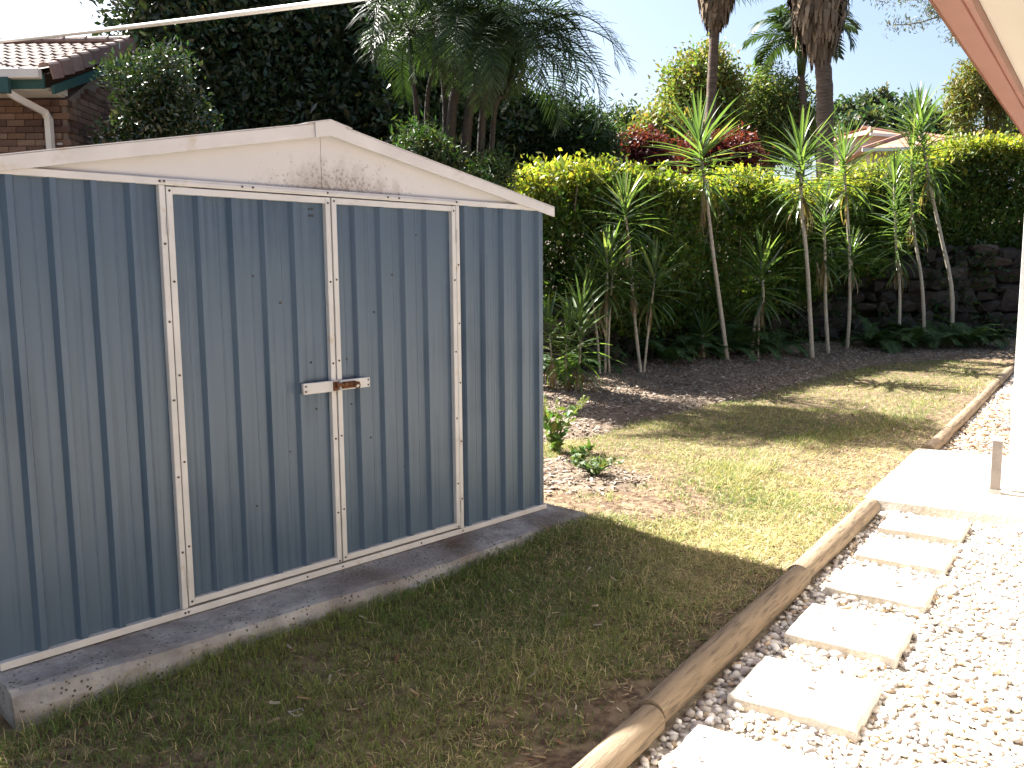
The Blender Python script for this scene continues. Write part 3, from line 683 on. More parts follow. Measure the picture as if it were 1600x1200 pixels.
# ------------------------------------------------------------------ big dark tree behind the shed
L1 = [(at(x, y, Y), (rx, 1.3, rz)) for x, y, Y, rx, rz in [(300, 130, 16.9, 1.36, 1.30), (270, 40, 17.1, 1.00, 1.18), (330, -30, 17.2, 1.53, 1.06), (400, 110, 16.8, 1.65, 1.77), (480, 30, 17.2, 1.77, 1.53), (540, 130, 16.8, 1.42, 1.77), (590, 50, 17.1, 1.12, 1.42), (560, -50, 17.4, 1.53, 1.06), (430, -70, 17.4, 1.77, 1.06), (380, 200, 16.6, 1.77, 1.06), (520, 210, 16.6, 1.65, 1.06), (600, 180, 16.7, 0.89, 1.06)]]
tree('dense_tree', 'huge dense dark leafy tree rising behind the shed roof', 'tree', (at(440, 200, 17)[0], 17, 1.4), L1, 8400, 14, .185, .14, (.026, .046, .018), 'leaf_dark', .22, shell=.30, up=.1, var=.45)
L2 = [(at(x, y, 11.9), (rx, .45, rz)) for x, y, rx, rz in [(237, 135, .40, .40), (272, 165, .42, .42), (227, 185, .42, .42), (284, 205, .5, .42), (207, 222, .45, .35), (258, 105, .30, .32), (194, 118, .20, .16)]]
tree('glossy_shrub', 'sun-sparkling glossy leafed shrub against the brick gable wall', 'shrub', (at(225, 220, 11.9)[0], 11.9, 1.2), L2, 760, 15, .085, .07, (.03, .052, .019), 'leaf_gloss', .06, shell=.4)
# tree beyond the left edge of the view that keeps the near lawn in shade
L3 = [((-5.9, 5.6, 5.0), (1.5, 1.5, 1.4)), ((-6.6, 6.6, 4.3), (1.4, 1.4, 1.3)), ((-6.3, 4.8, 5.9), (1.3, 1.3, 1.1)), ((-5.8, 4.3, 4.5), (1.3, 1.2, 1.2)), ((-6.6, 3.4, 3.6), (1.3, 1.5, 1.4)), ((-5.5, 4.6, 1.6), (.9, 1.5, 1.5)), ((-5.3, 2.0, 1.6), (.9, 1.6, 1.6)), ((-5.9, 3.2, 2.9), (1.0, 1.6, 1.4)), ((-5.6, 5.0, 3.2), (1.1, 1.4, 1.2)), ((-5.2, 3.6, 4.0), (1.1, 1.4, 1.1)), ((-4.9, 4.6, 4.2), (.8, 1.0, .9))]
tree('garden_tree', 'leafy tree standing left of the shed, outside the view', 'tree', (-6.4, 5.0, -.2), L3, 3300, 12, .18, .15, (.030, .055, .018), 'leaf_dark', .16, shell=.3)

# ------------------------------------------------------------------ palms
def frond_mesh(name, L_, droop, nl, ll, lw, col, vee=.5, hang=.35, seed=0):
    """arching rachis with leaflets; base at origin, leaving along +x"""
    g = np.random.default_rng(seed); t = np.linspace(0, 1, 14)
    ang = .9-droop*t**1.35                                            # starts rising, bends over
    dx = np.cos(ang)*L_/13; dz = np.sin(ang)*L_/13
    P = np.stack([np.concatenate([[0], np.cumsum(dx[:-1])]), 0*t, np.concatenate([[0], np.cumsum(dz[:-1])])], -1)
    V, F = tube(P, np.linspace(.018, .004, 14)*L_/2, 5); F4 = [f for f in F]; V = list(map(tuple, V)); C = [tuple(arr(col)*.8)]*len(V)
    for k in range(nl):
        u = .16+.84*(k//2)/(nl/2-1 if nl > 2 else 1); u = min(u, .995); side = 1 if k % 2 else -1
        i = u*13; i0 = min(int(i), 12); p = P[i0]+(P[i0+1]-P[i0])*(i-i0); T = P[i0+1]-P[i0]; T /= np.linalg.norm(T)
        up = np.cross(T, (0, 1, 0))*-1; up = up if up[2] > 0 else -up
        ln = ll*(math.sin(math.pi*(.12+.80*u)))**.6*(1+.1*g.normal())
        d0 = unit(arr((0, side, 0))*.85+T*(.45+.4*u)+up*vee*(1+.3*g.normal()))
        q = [p]; d = d0.copy()
        for s_ in range(3):
            q.append(q[-1]+d*ln/3); d = unit(d+arr((0, 0, -hang*(1+.4*g.normal()))))
        wv = unit(np.cross(d0, up)); w = lw*.5
        b = len(V); c = arr(col)*math.exp(.2*g.normal())
        V += [tuple(q[0]-wv*w*.5), tuple(q[0]+wv*w*.5), tuple(q[1]-wv*w), tuple(q[1]+wv*w), tuple(q[2]-wv*w*.8), tuple(q[2]+wv*w*.8), tuple(q[3])]
        C += [tuple(c)]*7; F4 += [(b, b+1, b+3, b+2), (b+2, b+3, b+5, b+4), (b+4, b+5, b+6)]
    return mesh_data(name, V, F4, M['palm_leaf'], arr(C))
fcol = (.028, .052, .018)
FR = [frond_mesh('frond', 2.3, d_, 66, .62, .026, fcol, .35, .30, k) for k, d_ in enumerate((1.5, 1.9, 2.3, 2.7))]
cp_ = empty('cane_palm', (-.55, 10.85, .7), 0, 'multi-stemmed feathery palm clump arching over the round bush', 'palm tree')
cpl = arr(cp_.location)
stems = [([(700, 330), (704, 220), (716, 120)], 10.8, .066), ([(714, 330), (728, 220), (746, 130)], 10.8, .066), ([(744, 330), (752, 210), (768, 120)], 10.9, .05), ([(655, 330), (652, 200), (645, 130)], 11.0, .034), ([(668, 330), (666, 200), (678, 105)], 11.0, .032), ([(690, 330), (697, 200), (690, 105)], 11.0, .045), ([(760, 330), (770, 200), (790, 150)], 11.0, .035)]
for si, (px, Y, r_) in enumerate(stems):
    Pw = arr([at(x, y, Y) for x, y in px]); Pw[0, 2] = .4
    V, F = tube(smooth_path(Pw-cpl, 12), np.linspace(r_*1.1, r_*.8, 12), 9); mk('stem', V, F, M['palmcane'], cp_, smooth=True)
    top = Pw[-1]-cpl; n = 17
    tdir = unit(Pw[-1]-Pw[-2]); tdir = unit(tdir+arr((0, 0, .6)))
    V, F = tube([top-tdir*.03, top+tdir*.12, top+tdir*.40, top+tdir*.62], [r_*.82, r_*1.05, r_*.9, r_*.4], 8); mk('crown_shaft', V, F, M['leaf_blade'], cp_, np.tile(arr((.05, .075, .025)), (len(V), 1)), True)
    for k in range(n):
        az = 2*math.pi*(k+.37*si)/n+rng.uniform(-.25, .25); m_ = FR[min(3, int(rng.random()*4))]
        if math.cos(az) < -.35 and k % 3: continue
        obj('frond', m_, cp_, top+tdir*.55, (rng.uniform(-.4, .4), rng.uniform(-.15, .95), az), rng.uniform(.42, .74)*(1-.35*max(0, -math.cos(az+.5))))
# the fronds that arch out to the right against the sky
for (x, y, Y, az, tl, sc, mi) in [(765, 65, 10.8, -.15, -.05, 0.63, 3), (770, 85, 10.8, -.5, .10, 0.58, 3), (760, 45, 10.8, .1, -.25, 0.62, 2), (758, 95, 10.6, -.25, .35, 0.60, 3), (765, 130, 10.8, -.1, .60, 0.52, 2), (740, 40, 10.8, -.7, -.2, 0.63, 2), (770, 105, 10.8, .3, .2, 0.52, 3), (745, 75, 10.6, -.3, -.35, 0.72, 3), (700, 60, 10.8, -1.9, 0, 0.60, 2), (670, 80, 10.8, -2.2, .3, 0.55, 2), (720, 70, 10.6, -1.6, .3, 0.55, 3), (730, 90, 10.6, -1.2, .5, 0.55, 2)]:
    obj('frond', FR[mi], cp_, at(x, y, Y)-cpl, (rng.uniform(-.3, .3), tl, az), sc)

LU = [(at(x, y, 14.8), (rx, .8, rz)) for x, y, rx, rz in [(690, 200, .75, .7), (650, 150, .55, .7), (730, 150, .7, .6), (700, 90, .8, .6), (660, 60, .7, .6), (765, 190, .6, .7), (760, 80, .55, .5)]]
tree('understory_tree', 'dark leafy tree showing between the palm clump stems', 'tree', (at(700, 200, 14.8)[0], 14.8, 1.3), LU, 1500, 13, .17, .13, (.03, .055, .02), 'leaf_dark', .07, shell=.3)
LF = [(at(x, y, 10.3), (rx, .4, rz)) for x, y, rx, rz in [(655, 245, .24, .20), (690, 258, .26, .18), (645, 222, .13, .18), (672, 225, .14, .18), (775, 275, .22, .20), (745, 278, .25, .16)]]
tree('palm_foot_shrub', 'leafy shrub around the feet of the palm clump stems', 'shrub', (at(690, 260, 10.3)[0], 10.3, .5), LF, 420, 12, .085, .085, (.032, .058, .02), 'leaf', .03, shell=.3, asp=.25)
# small feather palm far behind, between the two fan palms
FS = [frond_mesh('frond', 2.4, d_, 50, .75, .085, (.035, .058, .028), .1, .4, 20+k) for k, d_ in enumerate((1.6, 2.1, 2.6))]
def feather_palm(px, pybase, pytop, Y, nf, sc, label, r_=.13):
    t_ = at(px, pytop, Y); b_ = at(px-3, pybase, Y); root = empty('feather_palm', b_, 0, label, 'palm tree', 'feather palms far behind the hedge')
    V, F = tube(smooth_path([(0, 0, -1), (t_-b_)*.5+arr((.08, 0, 0)), t_-b_], 8), np.linspace(r_*1.2, r_*.8, 8), 9); mk('trunk', V, F, M['palmtrunk'], root, smooth=True)
    V, F = tube([t_-b_, t_-b_+arr((0, 0, .5)), t_-b_+arr((0, 0, .95))], [r_*.9, r_*1.3, r_*.5], 8); mk('crown_shaft', V, F, M['leaf_blade'], root, np.tile(arr((.09, .14, .04)), (len(V), 1)), True)
    for k in range(nf):
        obj('frond', FS[k % 3], root, t_-b_+arr((0, 0, .85)), (rng.uniform(-.2, .2), rng.uniform(-.35, .35), 2.4*k+rng.uniform(-.2, .2)), sc*rng.uniform(.85, 1.1))
feather_palm(1252, 260, 118, 29, 16, .95, 'small feather palm in the distance between the two shaggy palms')

# tall fan palms with skirts of dead fronds
def fan_palm(pts, Y, r_, sk_top, sk_bot, sk_r, label, lean=0):
    Pw = arr([at(x, y, Y) for x, y in pts]); b_ = Pw[0].copy(); root = empty('fan_palm', b_, 0, label, 'palm tree', 'tall fan palms behind the hedge')
    Pl = smooth_path(Pw-b_, 40); rr = np.linspace(r_*1.15, r_*.9, 40)*(1+.05*np.sin(np.arange(40)*2.1))
    V, F = tube(Pl, rr, 12); mk('trunk', V, F, M['palmtrunk'], root, smooth=True)
    g = rng; N = 900; V = []; C = []
    z0, z1 = sk_bot-b_[2], sk_top-b_[2]
    u = g.random(N); z = z0+.15+(z1-z0)*u; az = g.random(N)*2*math.pi
    cx = np.interp(z, Pl[:, 2], Pl[:, 0]); cy = np.interp(z, Pl[:, 2], Pl[:, 1])
    prof = sk_r*np.interp(u, [0, .12, .35, .7, 1], [.35, .62, .86, 1, .95]); rad = prof*(.8+.25*g.random(N)); ln = (.35+.6*g.random(N))*(z1-z0)*.33; w = .035+.05*g.random(N)
    ca, sa = np.cos(az), np.sin(az)
    top = np.stack([cx+ca*rad*.72, cy+sa*rad*.72, z+ln*.5], -1); mid = np.stack([cx+ca*rad, cy+sa*rad, z], -1); bot = np.stack([cx+ca*rad*(.86+.2*g.random(N)), cy+sa*rad*.9, z-ln*(.4+.4*g.random(N))], -1)
    sd_ = np.stack([-sa, ca, 0*az], -1)*w[:, None]
    V = np.stack([top-sd_*.5, top+sd_*.5, mid+sd_, mid-sd_, bot+sd_*.25, bot-sd_*.25], 1).reshape(-1, 3); i = 6*np.arange(N)[:, None]
    F = np.concatenate([i+[0, 1, 2, 3], i+[3, 2, 4, 5]], 1).reshape(-1, 4)
    c = arr((.17, .125, .085))*np.exp(.35*g.normal(size=(N, 1))); o = mk('dead_frond_skirt', V, F, M['thatch'], root, np.repeat(c, 6, 0))
    # living crown above
    N = 34; t_ = Pl[-1]
    fm = []
    for k in range(26):
        a1 = 2.4*k; el = rng.uniform(-.5, 1.2); d = arr((math.cos(a1)*math.cos(el), math.sin(a1)*math.cos(el), math.sin(el)))
        V = []; F = []
        V, F = tube([t_, t_+d*.8], [.02, .012], 4); V = list(map(tuple, V)); C = [(.08, .10, .03)]*len(V); c0 = t_+d*.8; sx = unit(np.cross(d, (0, 0, 1))); uu = np.cross(sx, d)
        for q in np.linspace(-1.25, 1.25, 13):
            e = d*math.cos(q)+sx*math.sin(q); b = len(V); wv = np.cross(e, uu)*.03; tip = c0+e*.95+arr((0, 0, -.25*abs(q)-.1)); md = c0+e*.5
            V += [tuple(c0), tuple(md-wv), tuple(md+wv), tuple(tip)]; C += [tuple(arr((.05, .09, .03))*math.exp(.2*rng.normal()))]*4; F += [(b, b+1, b+2), (b+1, b+3, b+2)]
        mk('fan_frond', V, F, M['leaf_blade'], root, arr(C))
fan_palm([(1106, 330), (1108, 220), (1113, 120), (1119, 0), (1122, -60)], 25, .135, at(1119, -50, 25)[2], at(1117, 46, 25)[2], .56, 'slimmer tall palm with shaggy dead frond skirt, left of the pair')
fan_palm([(1285, 400), (1289, 250), (1288, 130), (1281, 60), (1279, -70)], 23, .20, at(1281, -60, 23)[2], at(1281, 88, 23)[2], .80, 'thicker tall palm with shaggy dead frond skirt, right of the pair')

# ------------------------------------------------------------------ round fine-leafed bush right of the palm clump
L4 = [(at(850, 235, 15.6), (1.29, 0.88, 0.97)), (at(800, 225, 15.6), (1.03, 0.88, 0.90)), (at(895, 240, 15.6), (0.79, 0.77, 0.77)), (at(770, 250, 15.6), (1.03, 0.77, 0.90)), (at(850, 285, 15.6), (1.29, 0.77, 0.77)), (at(760, 290, 15.6), (1.16, 0.77, 0.77))]
tree('round_bush', 'rounded dark fine-leafed bush between the shed roof and the hedge', 'shrub', (at(840, 300, 15.6)[0], 15.6, 1.4), L4, 4300, 15, .11, .11, (.024, .050, .018), 'leaf', .08, shell=.5, asp=.22, up=.0)

# ------------------------------------------------------------------ hedge on top of the bank
HT = [(820, 292, 12.2), (870, 268, 12.5), (910, 258, 12.7), (960, 268, 13.1), (1020, 282, 13.7), (1090, 282, 14.6), (1150, 290, 15.4), (1200, 302, 16.0), (1260, 300, 16.8), (1320, 280, 17.6), (1380, 268, 18.1), (1430, 250, 18.4), (1490, 236, 18.6), (1550, 228, 18.7), (1610, 226, 18.7), (1680, 224, 18.6), (1760, 224, 18.4)]
ht = arr([at(*q) for q in HT])
hx = ht[:, 0]
def hedge():
    root = empty('hedge', (5, 15.8, 1.2), 0, 'long clipped hedge with golden new growth and painted backlit glow on top of the bank', 'hedge'); ob = arr(root.location)
    N = 13500; x = rng.uniform(hx[0]-.3, hx[-1], N); yc = np.interp(x, hx, ht[:, 1]); zt = np.interp(x, hx, ht[:, 2])+.22*(fbm(x, x*0, 1.3)-.5)*2+np.where(rng.random(N) < .06, rng.random(N)*.22, 0)
    zb = np.maximum(np.interp(x, [0, 2, 4, 6, 8, 12], [.45, .5, .7, 1.2, 1.85, 2.0]), .6)
    # where in the section: top, front face or inside
    k = rng.random(N); th = rng.random(N)
    front = k < .52; topm = (k >= .52) & (k < .76)
    off = np.where(front, -.50-.12*fbm(x*3, th*6, 1.0)*2+.25*th**3, np.where(topm, rng.uniform(-.6, .7, N), rng.uniform(-.5, .7, N)))
    off = off-(.60*(fbm(x*1.2, th*3+4, 1.1)-.5)*2-.22*(1-th))*front
    z = np.where(front, zb+(zt-zb)*th, np.where(topm, zt-.10*np.abs(off)**2-rng.random(N)*.12, zb+(zt-zb)*rng.random(N)))
    y = yc+off*1.1
    T = np.stack([x-off*.35, y, z], -1); per = 15
    P = np.repeat(T, per, 0)+rng.normal(size=(N*per, 3))*arr((.10, .10, .09)); tw = np.repeat(np.arange(N), per)
    up = (P[:, 2]-np.repeat(zt, per)); newg_glow = sstep(-.42, .05, up+.13*rng.normal(size=len(P)))*np.clip(-.15+1.9*(np.repeat(fbm(x, z, 1.7), per)), 0, 1)*rng.uniform(.35, 1, len(P))  # gold is new growth plus backlit glow put into the leaf colour
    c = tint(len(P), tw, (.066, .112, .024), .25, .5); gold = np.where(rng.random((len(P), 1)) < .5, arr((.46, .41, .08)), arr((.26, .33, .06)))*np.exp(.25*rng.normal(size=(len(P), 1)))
    c = c*(1-newg_glow[:, None])+gold*newg_glow[:, None]
    o = np.repeat(np.stack([0*x, np.where(front, -.7, 0), np.where(topm, .8, .1)], -1), per, 0)
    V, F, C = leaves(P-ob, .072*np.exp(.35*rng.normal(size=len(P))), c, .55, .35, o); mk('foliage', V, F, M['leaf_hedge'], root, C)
    # bare stems inside
    b = MB()
    for q in np.arange(hx[0], hx[-1], .45):
        yq = np.interp(q, hx, ht[:, 1]); zq = np.interp(q, hx, ht[:, 2]); g0 = float(ground_z(q, yq))
        for e in range(2): limb(b, arr((q+rng.normal()*.1, yq+rng.normal()*.15, g0-.1))-ob, arr((q+rng.normal()*.25, yq+rng.normal()*.3, zq-.25))-ob, .022, .007, .12)
    b.build('stems', M['bark'], root)
hedge()

# ------------------------------------------------------------------ shrubs and trees behind the hedge
def blob(name, label, cat, px, Y, wid, hgt, colr, ntw, per, size, n=6, mat='leaf', group=None, sig=.16, asp=.5, colfun=None, tr=.08, shell=.5, depth=None, up=.2, basez=None):
    """crown spanning wid x hgt photo pixels, middle at px"""
    c = at(px[0], px[1], Y); w = wid/F_PX*Y/2; h = hgt/F_PX*Y/2; d = depth or w*.8; lobes = []
    for k in range(n):
        a = 2*math.pi*k/n+rng.uniform(-.3, .3); q = .52
        lobes.append((c+arr((math.cos(a)*w*q, rng.uniform(-.4, .4)*d, math.sin(a)*h*q)), (w*rng.uniform(.42, .56), d*.55, h*rng.uniform(.40, .55))))
    lobes.append((c, (w*.6, d*.6, h*.6)))
    base = arr((c[0], c[1], float(ground_z(c[0], c[1])) if basez is None else basez))
    return tree(name, label, cat, base, lobes, ntw, per, sig, size, colr, mat, tr, group, shell, up=up, asp=asp, colfun=colfun)
def reds(P, c): 
    t = sstep(P[:, 2].mean()-.2, P[:, 2].max(), P[:, 2])[:, None]; return c*(1-t*.4)+arr((.24, .055, .05))*t*.4
blob('red_shrub', 'dark red leafed shrub left of the leaning spiky plant', 'shrub', (1004, 252), 17.5, 104, 86, (.07, .016, .022), 700, 14, .085, 5, group='red leafed shrubs', sig=.10, colfun=reds)
blob('red_shrub', 'wider red leafed shrub behind the leaning spiky plant', 'shrub', (1116, 254), 19, 140, 92, (.085, .018, .022), 900, 14, .09, 6, group='red leafed shrubs', sig=.11, colfun=reds)
yel = lambda P, c: c
blob('broad_tree', 'light green tree behind the slimmer shaggy palm', 'tree', (1095, 165), 29, 120, 160, (.17, .19, .06), 1300, 16, .15, 8, sig=.26, tr=.14)
blob('broad_tree', 'low yellow green tree left of the slimmer shaggy palm', 'tree', (1040, 215), 28, 100, 80, (.20, .21, .065), 800, 14, .14, 6, sig=.24, tr=.12)
blob('broad_tree', 'drooping green tree between the two shaggy palms', 'tree', (1205, 190), 30, 130, 140, (.14, .18, .06), 1300, 16, .15, 8, sig=.26, tr=.14, up=-.3, asp=.3)
blob('distant_tree', 'small grey green tree on the skyline left of the red shrubs', 'tree', (978, 212), 42, 52, 66, (.075, .105, .045), 300, 14, .26, 4, sig=.35, group='distant trees')
blob('distant_tree', 'bluish tree just right of the round bush on the skyline', 'tree', (948, 228), 38, 50, 50, (.06, .095, .045), 240, 14, .24, 4, sig=.3, group='distant trees')
FAR = [((1345, 205), 60, 70, 52, 'dark green distant tree beside the thicker shaggy palm'), ((1390, 196), 78, 66, 48, 'dark distant tree on the ridge above the terracotta roof'), ((1440, 198), 75, 62, 50, 'distant tree behind the tallest spiky plant on the right'),
       ((1478, 205), 66, 70, 56, 'hazy distant tree left of the white gable'), ((1320, 190), 85, 40, 44, 'small far tree touching the thicker shaggy palm trunk'), ((1420, 185), 95, 60, 40, 'farthest tree crown along the hill line'), ((1250, 215), 40, 70, 60, 'dark tree low behind the feather palm'), ((1590, 195), 60, 90, 70, 'distant tree at the right edge behind the red gutter')]
for (px, Y, w, h, lab) in FAR: blob('distant_tree', lab, 'tree', px, Y, w, h, (.055, .085, .045), 260, 14, .006*Y, 5, sig=.006*Y, group='distant trees', tr=.18)
# flat-topped skyline tree
lb = [(at(1368, 152, 85), (1.6, 1.4, .5)), (at(1380, 160, 85), (1.3, 1.2, .45)), (at(1362, 166, 85), (1.3, 1.2, .4)), (at(1386, 170, 85), (1.2, 1.2, .4))]
tree('umbrella_tree', 'small flat-topped tree standing above the hill line', 'tree', (at(1372, 230, 85)[0], 85, at(1372, 230, 85)[2]), lb, 140, 12, .28, .4, (.06, .085, .05), 'leaf', .14, fork=.6)
# trees partly hidden by the gutter at the right
L5 = [(at(1535, 120, 24), (.55, .6, .55)), (at(1510, 150, 24), (.42, .5, .5)), (at(1505, 190, 24), (.26, .4, .75)), (at(1560, 170, 24), (.3, .4, .9)), (at(1548, 145, 24), (.5, .5, .4)), (at(1570, 130, 24), (.7, .6, .6))]
tree('weeping_tree', 'weeping yellow green tree hanging beside the red gutter', 'tree', (at(1560, 300, 24)[0], 24, 2.6), L5, 620, 14, .14, .17, (.17, .17, .05), 'leaf', .10, up=-.9, asp=.22)
gt = empty('gum_tree', at(1680, 330, 16), 0, 'fine-leafed branch reaching in from behind the red gutter', 'tree'); go = arr(gt.location)
b = MB(); b.tube(smooth_path([(0, 0, -1), at(1690, 100, 16)-go, at(1640, -60, 16)-go], 10), np.linspace(.14, .06, 10), 9)
tips = [[(1660, 10), (1500, 20), (1430, 37), (1395, 38)], [(1655, -30), (1500, -12), (1430, 0), (1370, -5)], [(1660, 40), (1520, 60), (1490, 55)], [(1500, 18), (1470, 18), (1455, 8)], [(1500, -12), (1470, -30), (1440, -35)]]
Pt = []
for tp in tips:
    q = smooth_path([at(x, y, 16)-go for x, y in tp], 9); b.tube(q, np.linspace(.022, .005, 9), 5); Pt.append(q[4:])
b.build('trunk', M['bark'], gt)
Pt = np.concatenate(Pt); P = np.repeat(Pt, 44, 0)+rng.normal(size=(len(Pt)*44, 3))*arr((.10, .10, .075)); tw = np.repeat(np.arange(len(Pt)), 44)
V, F, C = leaves(P, .085, tint(len(P), tw, (.09, .10, .05)), .22, -.8); mk('crown', V, F, M['leaf'], gt, C)

# ------------------------------------------------------------------ far houses
def far_house(name, label, c, w, d, hwall, hroof, rz, wallm, hip=True):
    root = empty(name, c, rz, label, 'house'); MB().box(-w/2, w/2, -d/2, d/2, -3, hwall).build('wall', M[wallm], root)
    e = .6; r_ = w/2-d/2 if hip else w/2+e-.05
    V = [(-w/2-e, -d/2-e, hwall), (w/2+e, -d/2-e, hwall), (w/2+e, d/2+e, hwall), (-w/2-e, d/2+e, hwall), (-r_, 0, hwall+hroof), (r_, 0, hwall+hroof)]
    rf = mk('roof', V, [(0, 1, 5, 4), (2, 3, 4, 5), (1, 2, 5), (3, 0, 4), (3, 2, 1, 0)], M['terracotta'], root)
    MB().box(-w/2-e, w/2+e, -d/2-e-.12, -d/2-e, hwall-.1, hwall+.06).build('gutter', M['gutter_white'], rf)
    rt = MB().tube([(-r_, 0, hwall+hroof+.03), (r_, 0, hwall+hroof+.03)], .12, 6)
    if hip:
        for a, e_ in ((0, 4), (3, 4), (1, 5), (2, 5)): rt.tube([arr(V[a])+arr((0, 0, .03)), arr(V[e_])+arr((0, 0, .03))], .11, 6)
    rt.build('ridge', M['terracotta'], rf)
    for x in (-w*.3, w*.1, w*.34): 
        wd = MB().box(x-.8, x+.8, -d/2-.05, -d/2-.01, hwall-1.7, hwall-.5).build('window', M['farwhite'], root)
        MB().box(x-.7, x+.7, -d/2-.07, -d/2-.055, hwall-1.6, hwall-.6).build('pane', M['green_paint'], wd)
    return root
c = at(1425, 243, 46); far_house('far_house', 'far house with wide hipped terracotta roof behind the hedge', (c[0], c[1], c[2]-2.5), 5.0, 4.4, 2.5, 1.05, -.15, 'farwall')
c = at(1352, 222, 56); far_house('far_house', 'farther house roof peeking behind the hipped roof, beside the palm', (c[0], c[1], c[2]-2.5), 3.4, 4.0, 2.5, .85, .4, 'farwall')
c = at(1545, 236, 46); h3 = empty('far_house', (c[0], c[1], c[2]-2), 0, 'far house with sunlit white gable beside the red gutter', 'house')
MB().prism([(-1.15, -2), (1.3, -2), (1.3, 2.0), (-.35, 2.85), (-1.15, 2.1)], 0, 4).build('gable_wall', M['farwhite'], h3)
MB().prism([(-1.5, 1.95), (-.35, 2.92), (2.6, 2.2), (2.6, 2.35), (-.35, 3.12), (-1.6, 2.05)], -.4, 4.4).build('roof', M['terracotta'], h3)

# ------------------------------------------------------------------ rock retaining wall at the foot of the bank
def hull_rock(seed):
    import bmesh
    g = np.random.default_rng(seed); bm = bmesh.new()
    for _ in range(17):
        p = unit(g.normal(size=3)); p = np.sign(p)*np.abs(p)**.55; bm.verts.new(tuple(p*arr((.5, .5, .5))*(.85+.3*g.random())))
    r = bmesh.ops.convex_hull(bm, input=bm.verts); bmesh.ops.delete(bm, geom=[v for v in bm.verts if not v.link_faces], context='VERTS')
    me = bpy.data.meshes.new('stone'); bm.to_mesh(me); bm.free(); me.materials.append(M['rock']); return me
ROCKS = [hull_rock(100+k) for k in range(9)]
rw = empty('rock_wall', (5, 15.6, 0), 0, 'dark dry-stacked rock retaining wall below the hedge', 'wall'); ro = arr(rw.location)
cnt = 0
for r_ in range(9):
    x = .25+rng.random()*.3; z = -.02+.215*r_
    while x < 12.5:
        L_ = rng.uniform(.24, .70); dx = L_*.72 if x < 6 else L_*.97; top = float(bank_h(x))
        if z < top-.05 and cnt < 296:
            yb = float(wall_y(x+dx/2))+.10+.36*z; slope = float((wall_y(x+.3)-wall_y(x-.3))/.6)
            obj('stone', ROCKS[int(rng.integers(9))], rw, arr((x+dx/2, yb+rng.normal()*.07, z+.08+rng.normal()*.04))-ro, (rng.uniform(-.25, .25), rng.uniform(-.2, .2), math.atan(slope)+rng.uniform(-.4, .4)+(math.pi if rng.random() < .5 else 0)), (L_*1.1, rng.uniform(.3, .5), rng.uniform(.18, .36))); cnt += 1
        x += dx*1.02

# ------------------------------------------------------------------ spiky strap-leafed plants
def strap_mesh(L_, W, droop, col, seed):
    g = np.random.default_rng(seed); m = 6; t = np.linspace(0, 1, m); ang = -droop*t**1.6
    P = np.stack([np.cumsum(np.concatenate([[0], np.cos(ang[1:])*L_/(m-1)])), 0*t, np.cumsum(np.concatenate([[0], np.sin(ang[1:])*L_/(m-1)]))], -1)
    w = W*.5*np.array([.75, 1, 1, .85, .55, .06]); V = []
    for p, a in zip(P, w): V += [p+arr((0, a, .35*a)), p, p+arr((0, -a, .35*a))]
    F = []
    for i in range(m-1): b = 3*i; F += [(b, b+1, b+4, b+3), (b+1, b+2, b+5, b+4)]
    return mesh_data('leaf', V, F, M['leaf_blade'], np.tile(arr(col), (len(V), 1)))
SLEAF = [[strap_mesh(1.0, .044, d_, c_, 5) for d_ in (.08, .28, .55, .95)] for c_ in ((.095, .15, .055), (.13, .185, .07), (.07, .115, .05), (.21, .24, .11), (.24, .18, .10))]
def spiky(label, base, stems, Y, zb=None):
    """stems: (pixel path from base to tip, radius, leafy length, leaf length, count)"""
    b_ = at(*base, Y); b_[2] = float(mulch_z(b_[0], b_[1])) if zb is None else zb
    root = empty('spiky_plant', b_, 0, label, 'plant', 'spiky strap-leafed plants along the bank')
    for px, r_, leafy, ll, n in stems:
        Pw = arr([at(x, y, Y) for x, y in px]); Pw[:, 1] += rng.normal(size=len(Pw))*.05
        if px[0] == base or abs(px[0][1]-base[1]) < 8: Pw[0, 2] = b_[2]-.06
        Q = smooth_path(Pw-b_, 16); V, F = tube(Q, np.linspace(r_*1.0, r_*.6, 16)*(1+.06*np.sin(np.arange(16)*2.4)), 8); mk('stem', V, F, M['cane'], root, smooth=True)
        ds = np.concatenate([[0], np.cumsum(np.linalg.norm(np.diff(Q, axis=0), axis=1))])
        n = int(n*1.35)
        for k in range(n):
            u = (k+.5)/n; h = ds[-1]-leafy*(1-u)**1.0; p = arr([np.interp(h, ds, Q[:, j]) for j in range(3)])
            el = np.interp(u, [0, .3, .65, .88, 1], [-.55, .05, .55, 1.0, 1.45])+rng.normal()*.13; az = 2.39996*k+rng.normal()*.2
            mi = min(3, max(0, int(round(np.interp(u, [0, .35, .8, 1], [2.6, 1.8, .8, 0])+rng.normal()*.5))))
            ci = int(rng.choice(4, p=[.4, .25, .25, .1])); dead = u < .22 and rng.random() < .4; ci, mi, el = (4, 3, -1.0+rng.normal()*.25) if dead else (ci, mi, el); L_ = ll*np.interp(u, [0, .2, .8, 1], [.75, 1, 1, .75])*rng.uniform(.85, 1.15)
            obj('leaf', SLEAF[ci][mi], root, p, (rng.normal()*.25, -el, az), (L_, .62+.38*L_, L_))
spiky('lit spiky plant closest to the shed corner', (896, 632), [([(890, 632), (884, 570), (888, 500)], .016, .75, .46, 44), ([(901, 632), (906, 560), (909, 478)], .018, .85, .50, 52), ([(872, 634), (862, 560), (858, 500)], .013, .55, .42, 30)], 9.9)
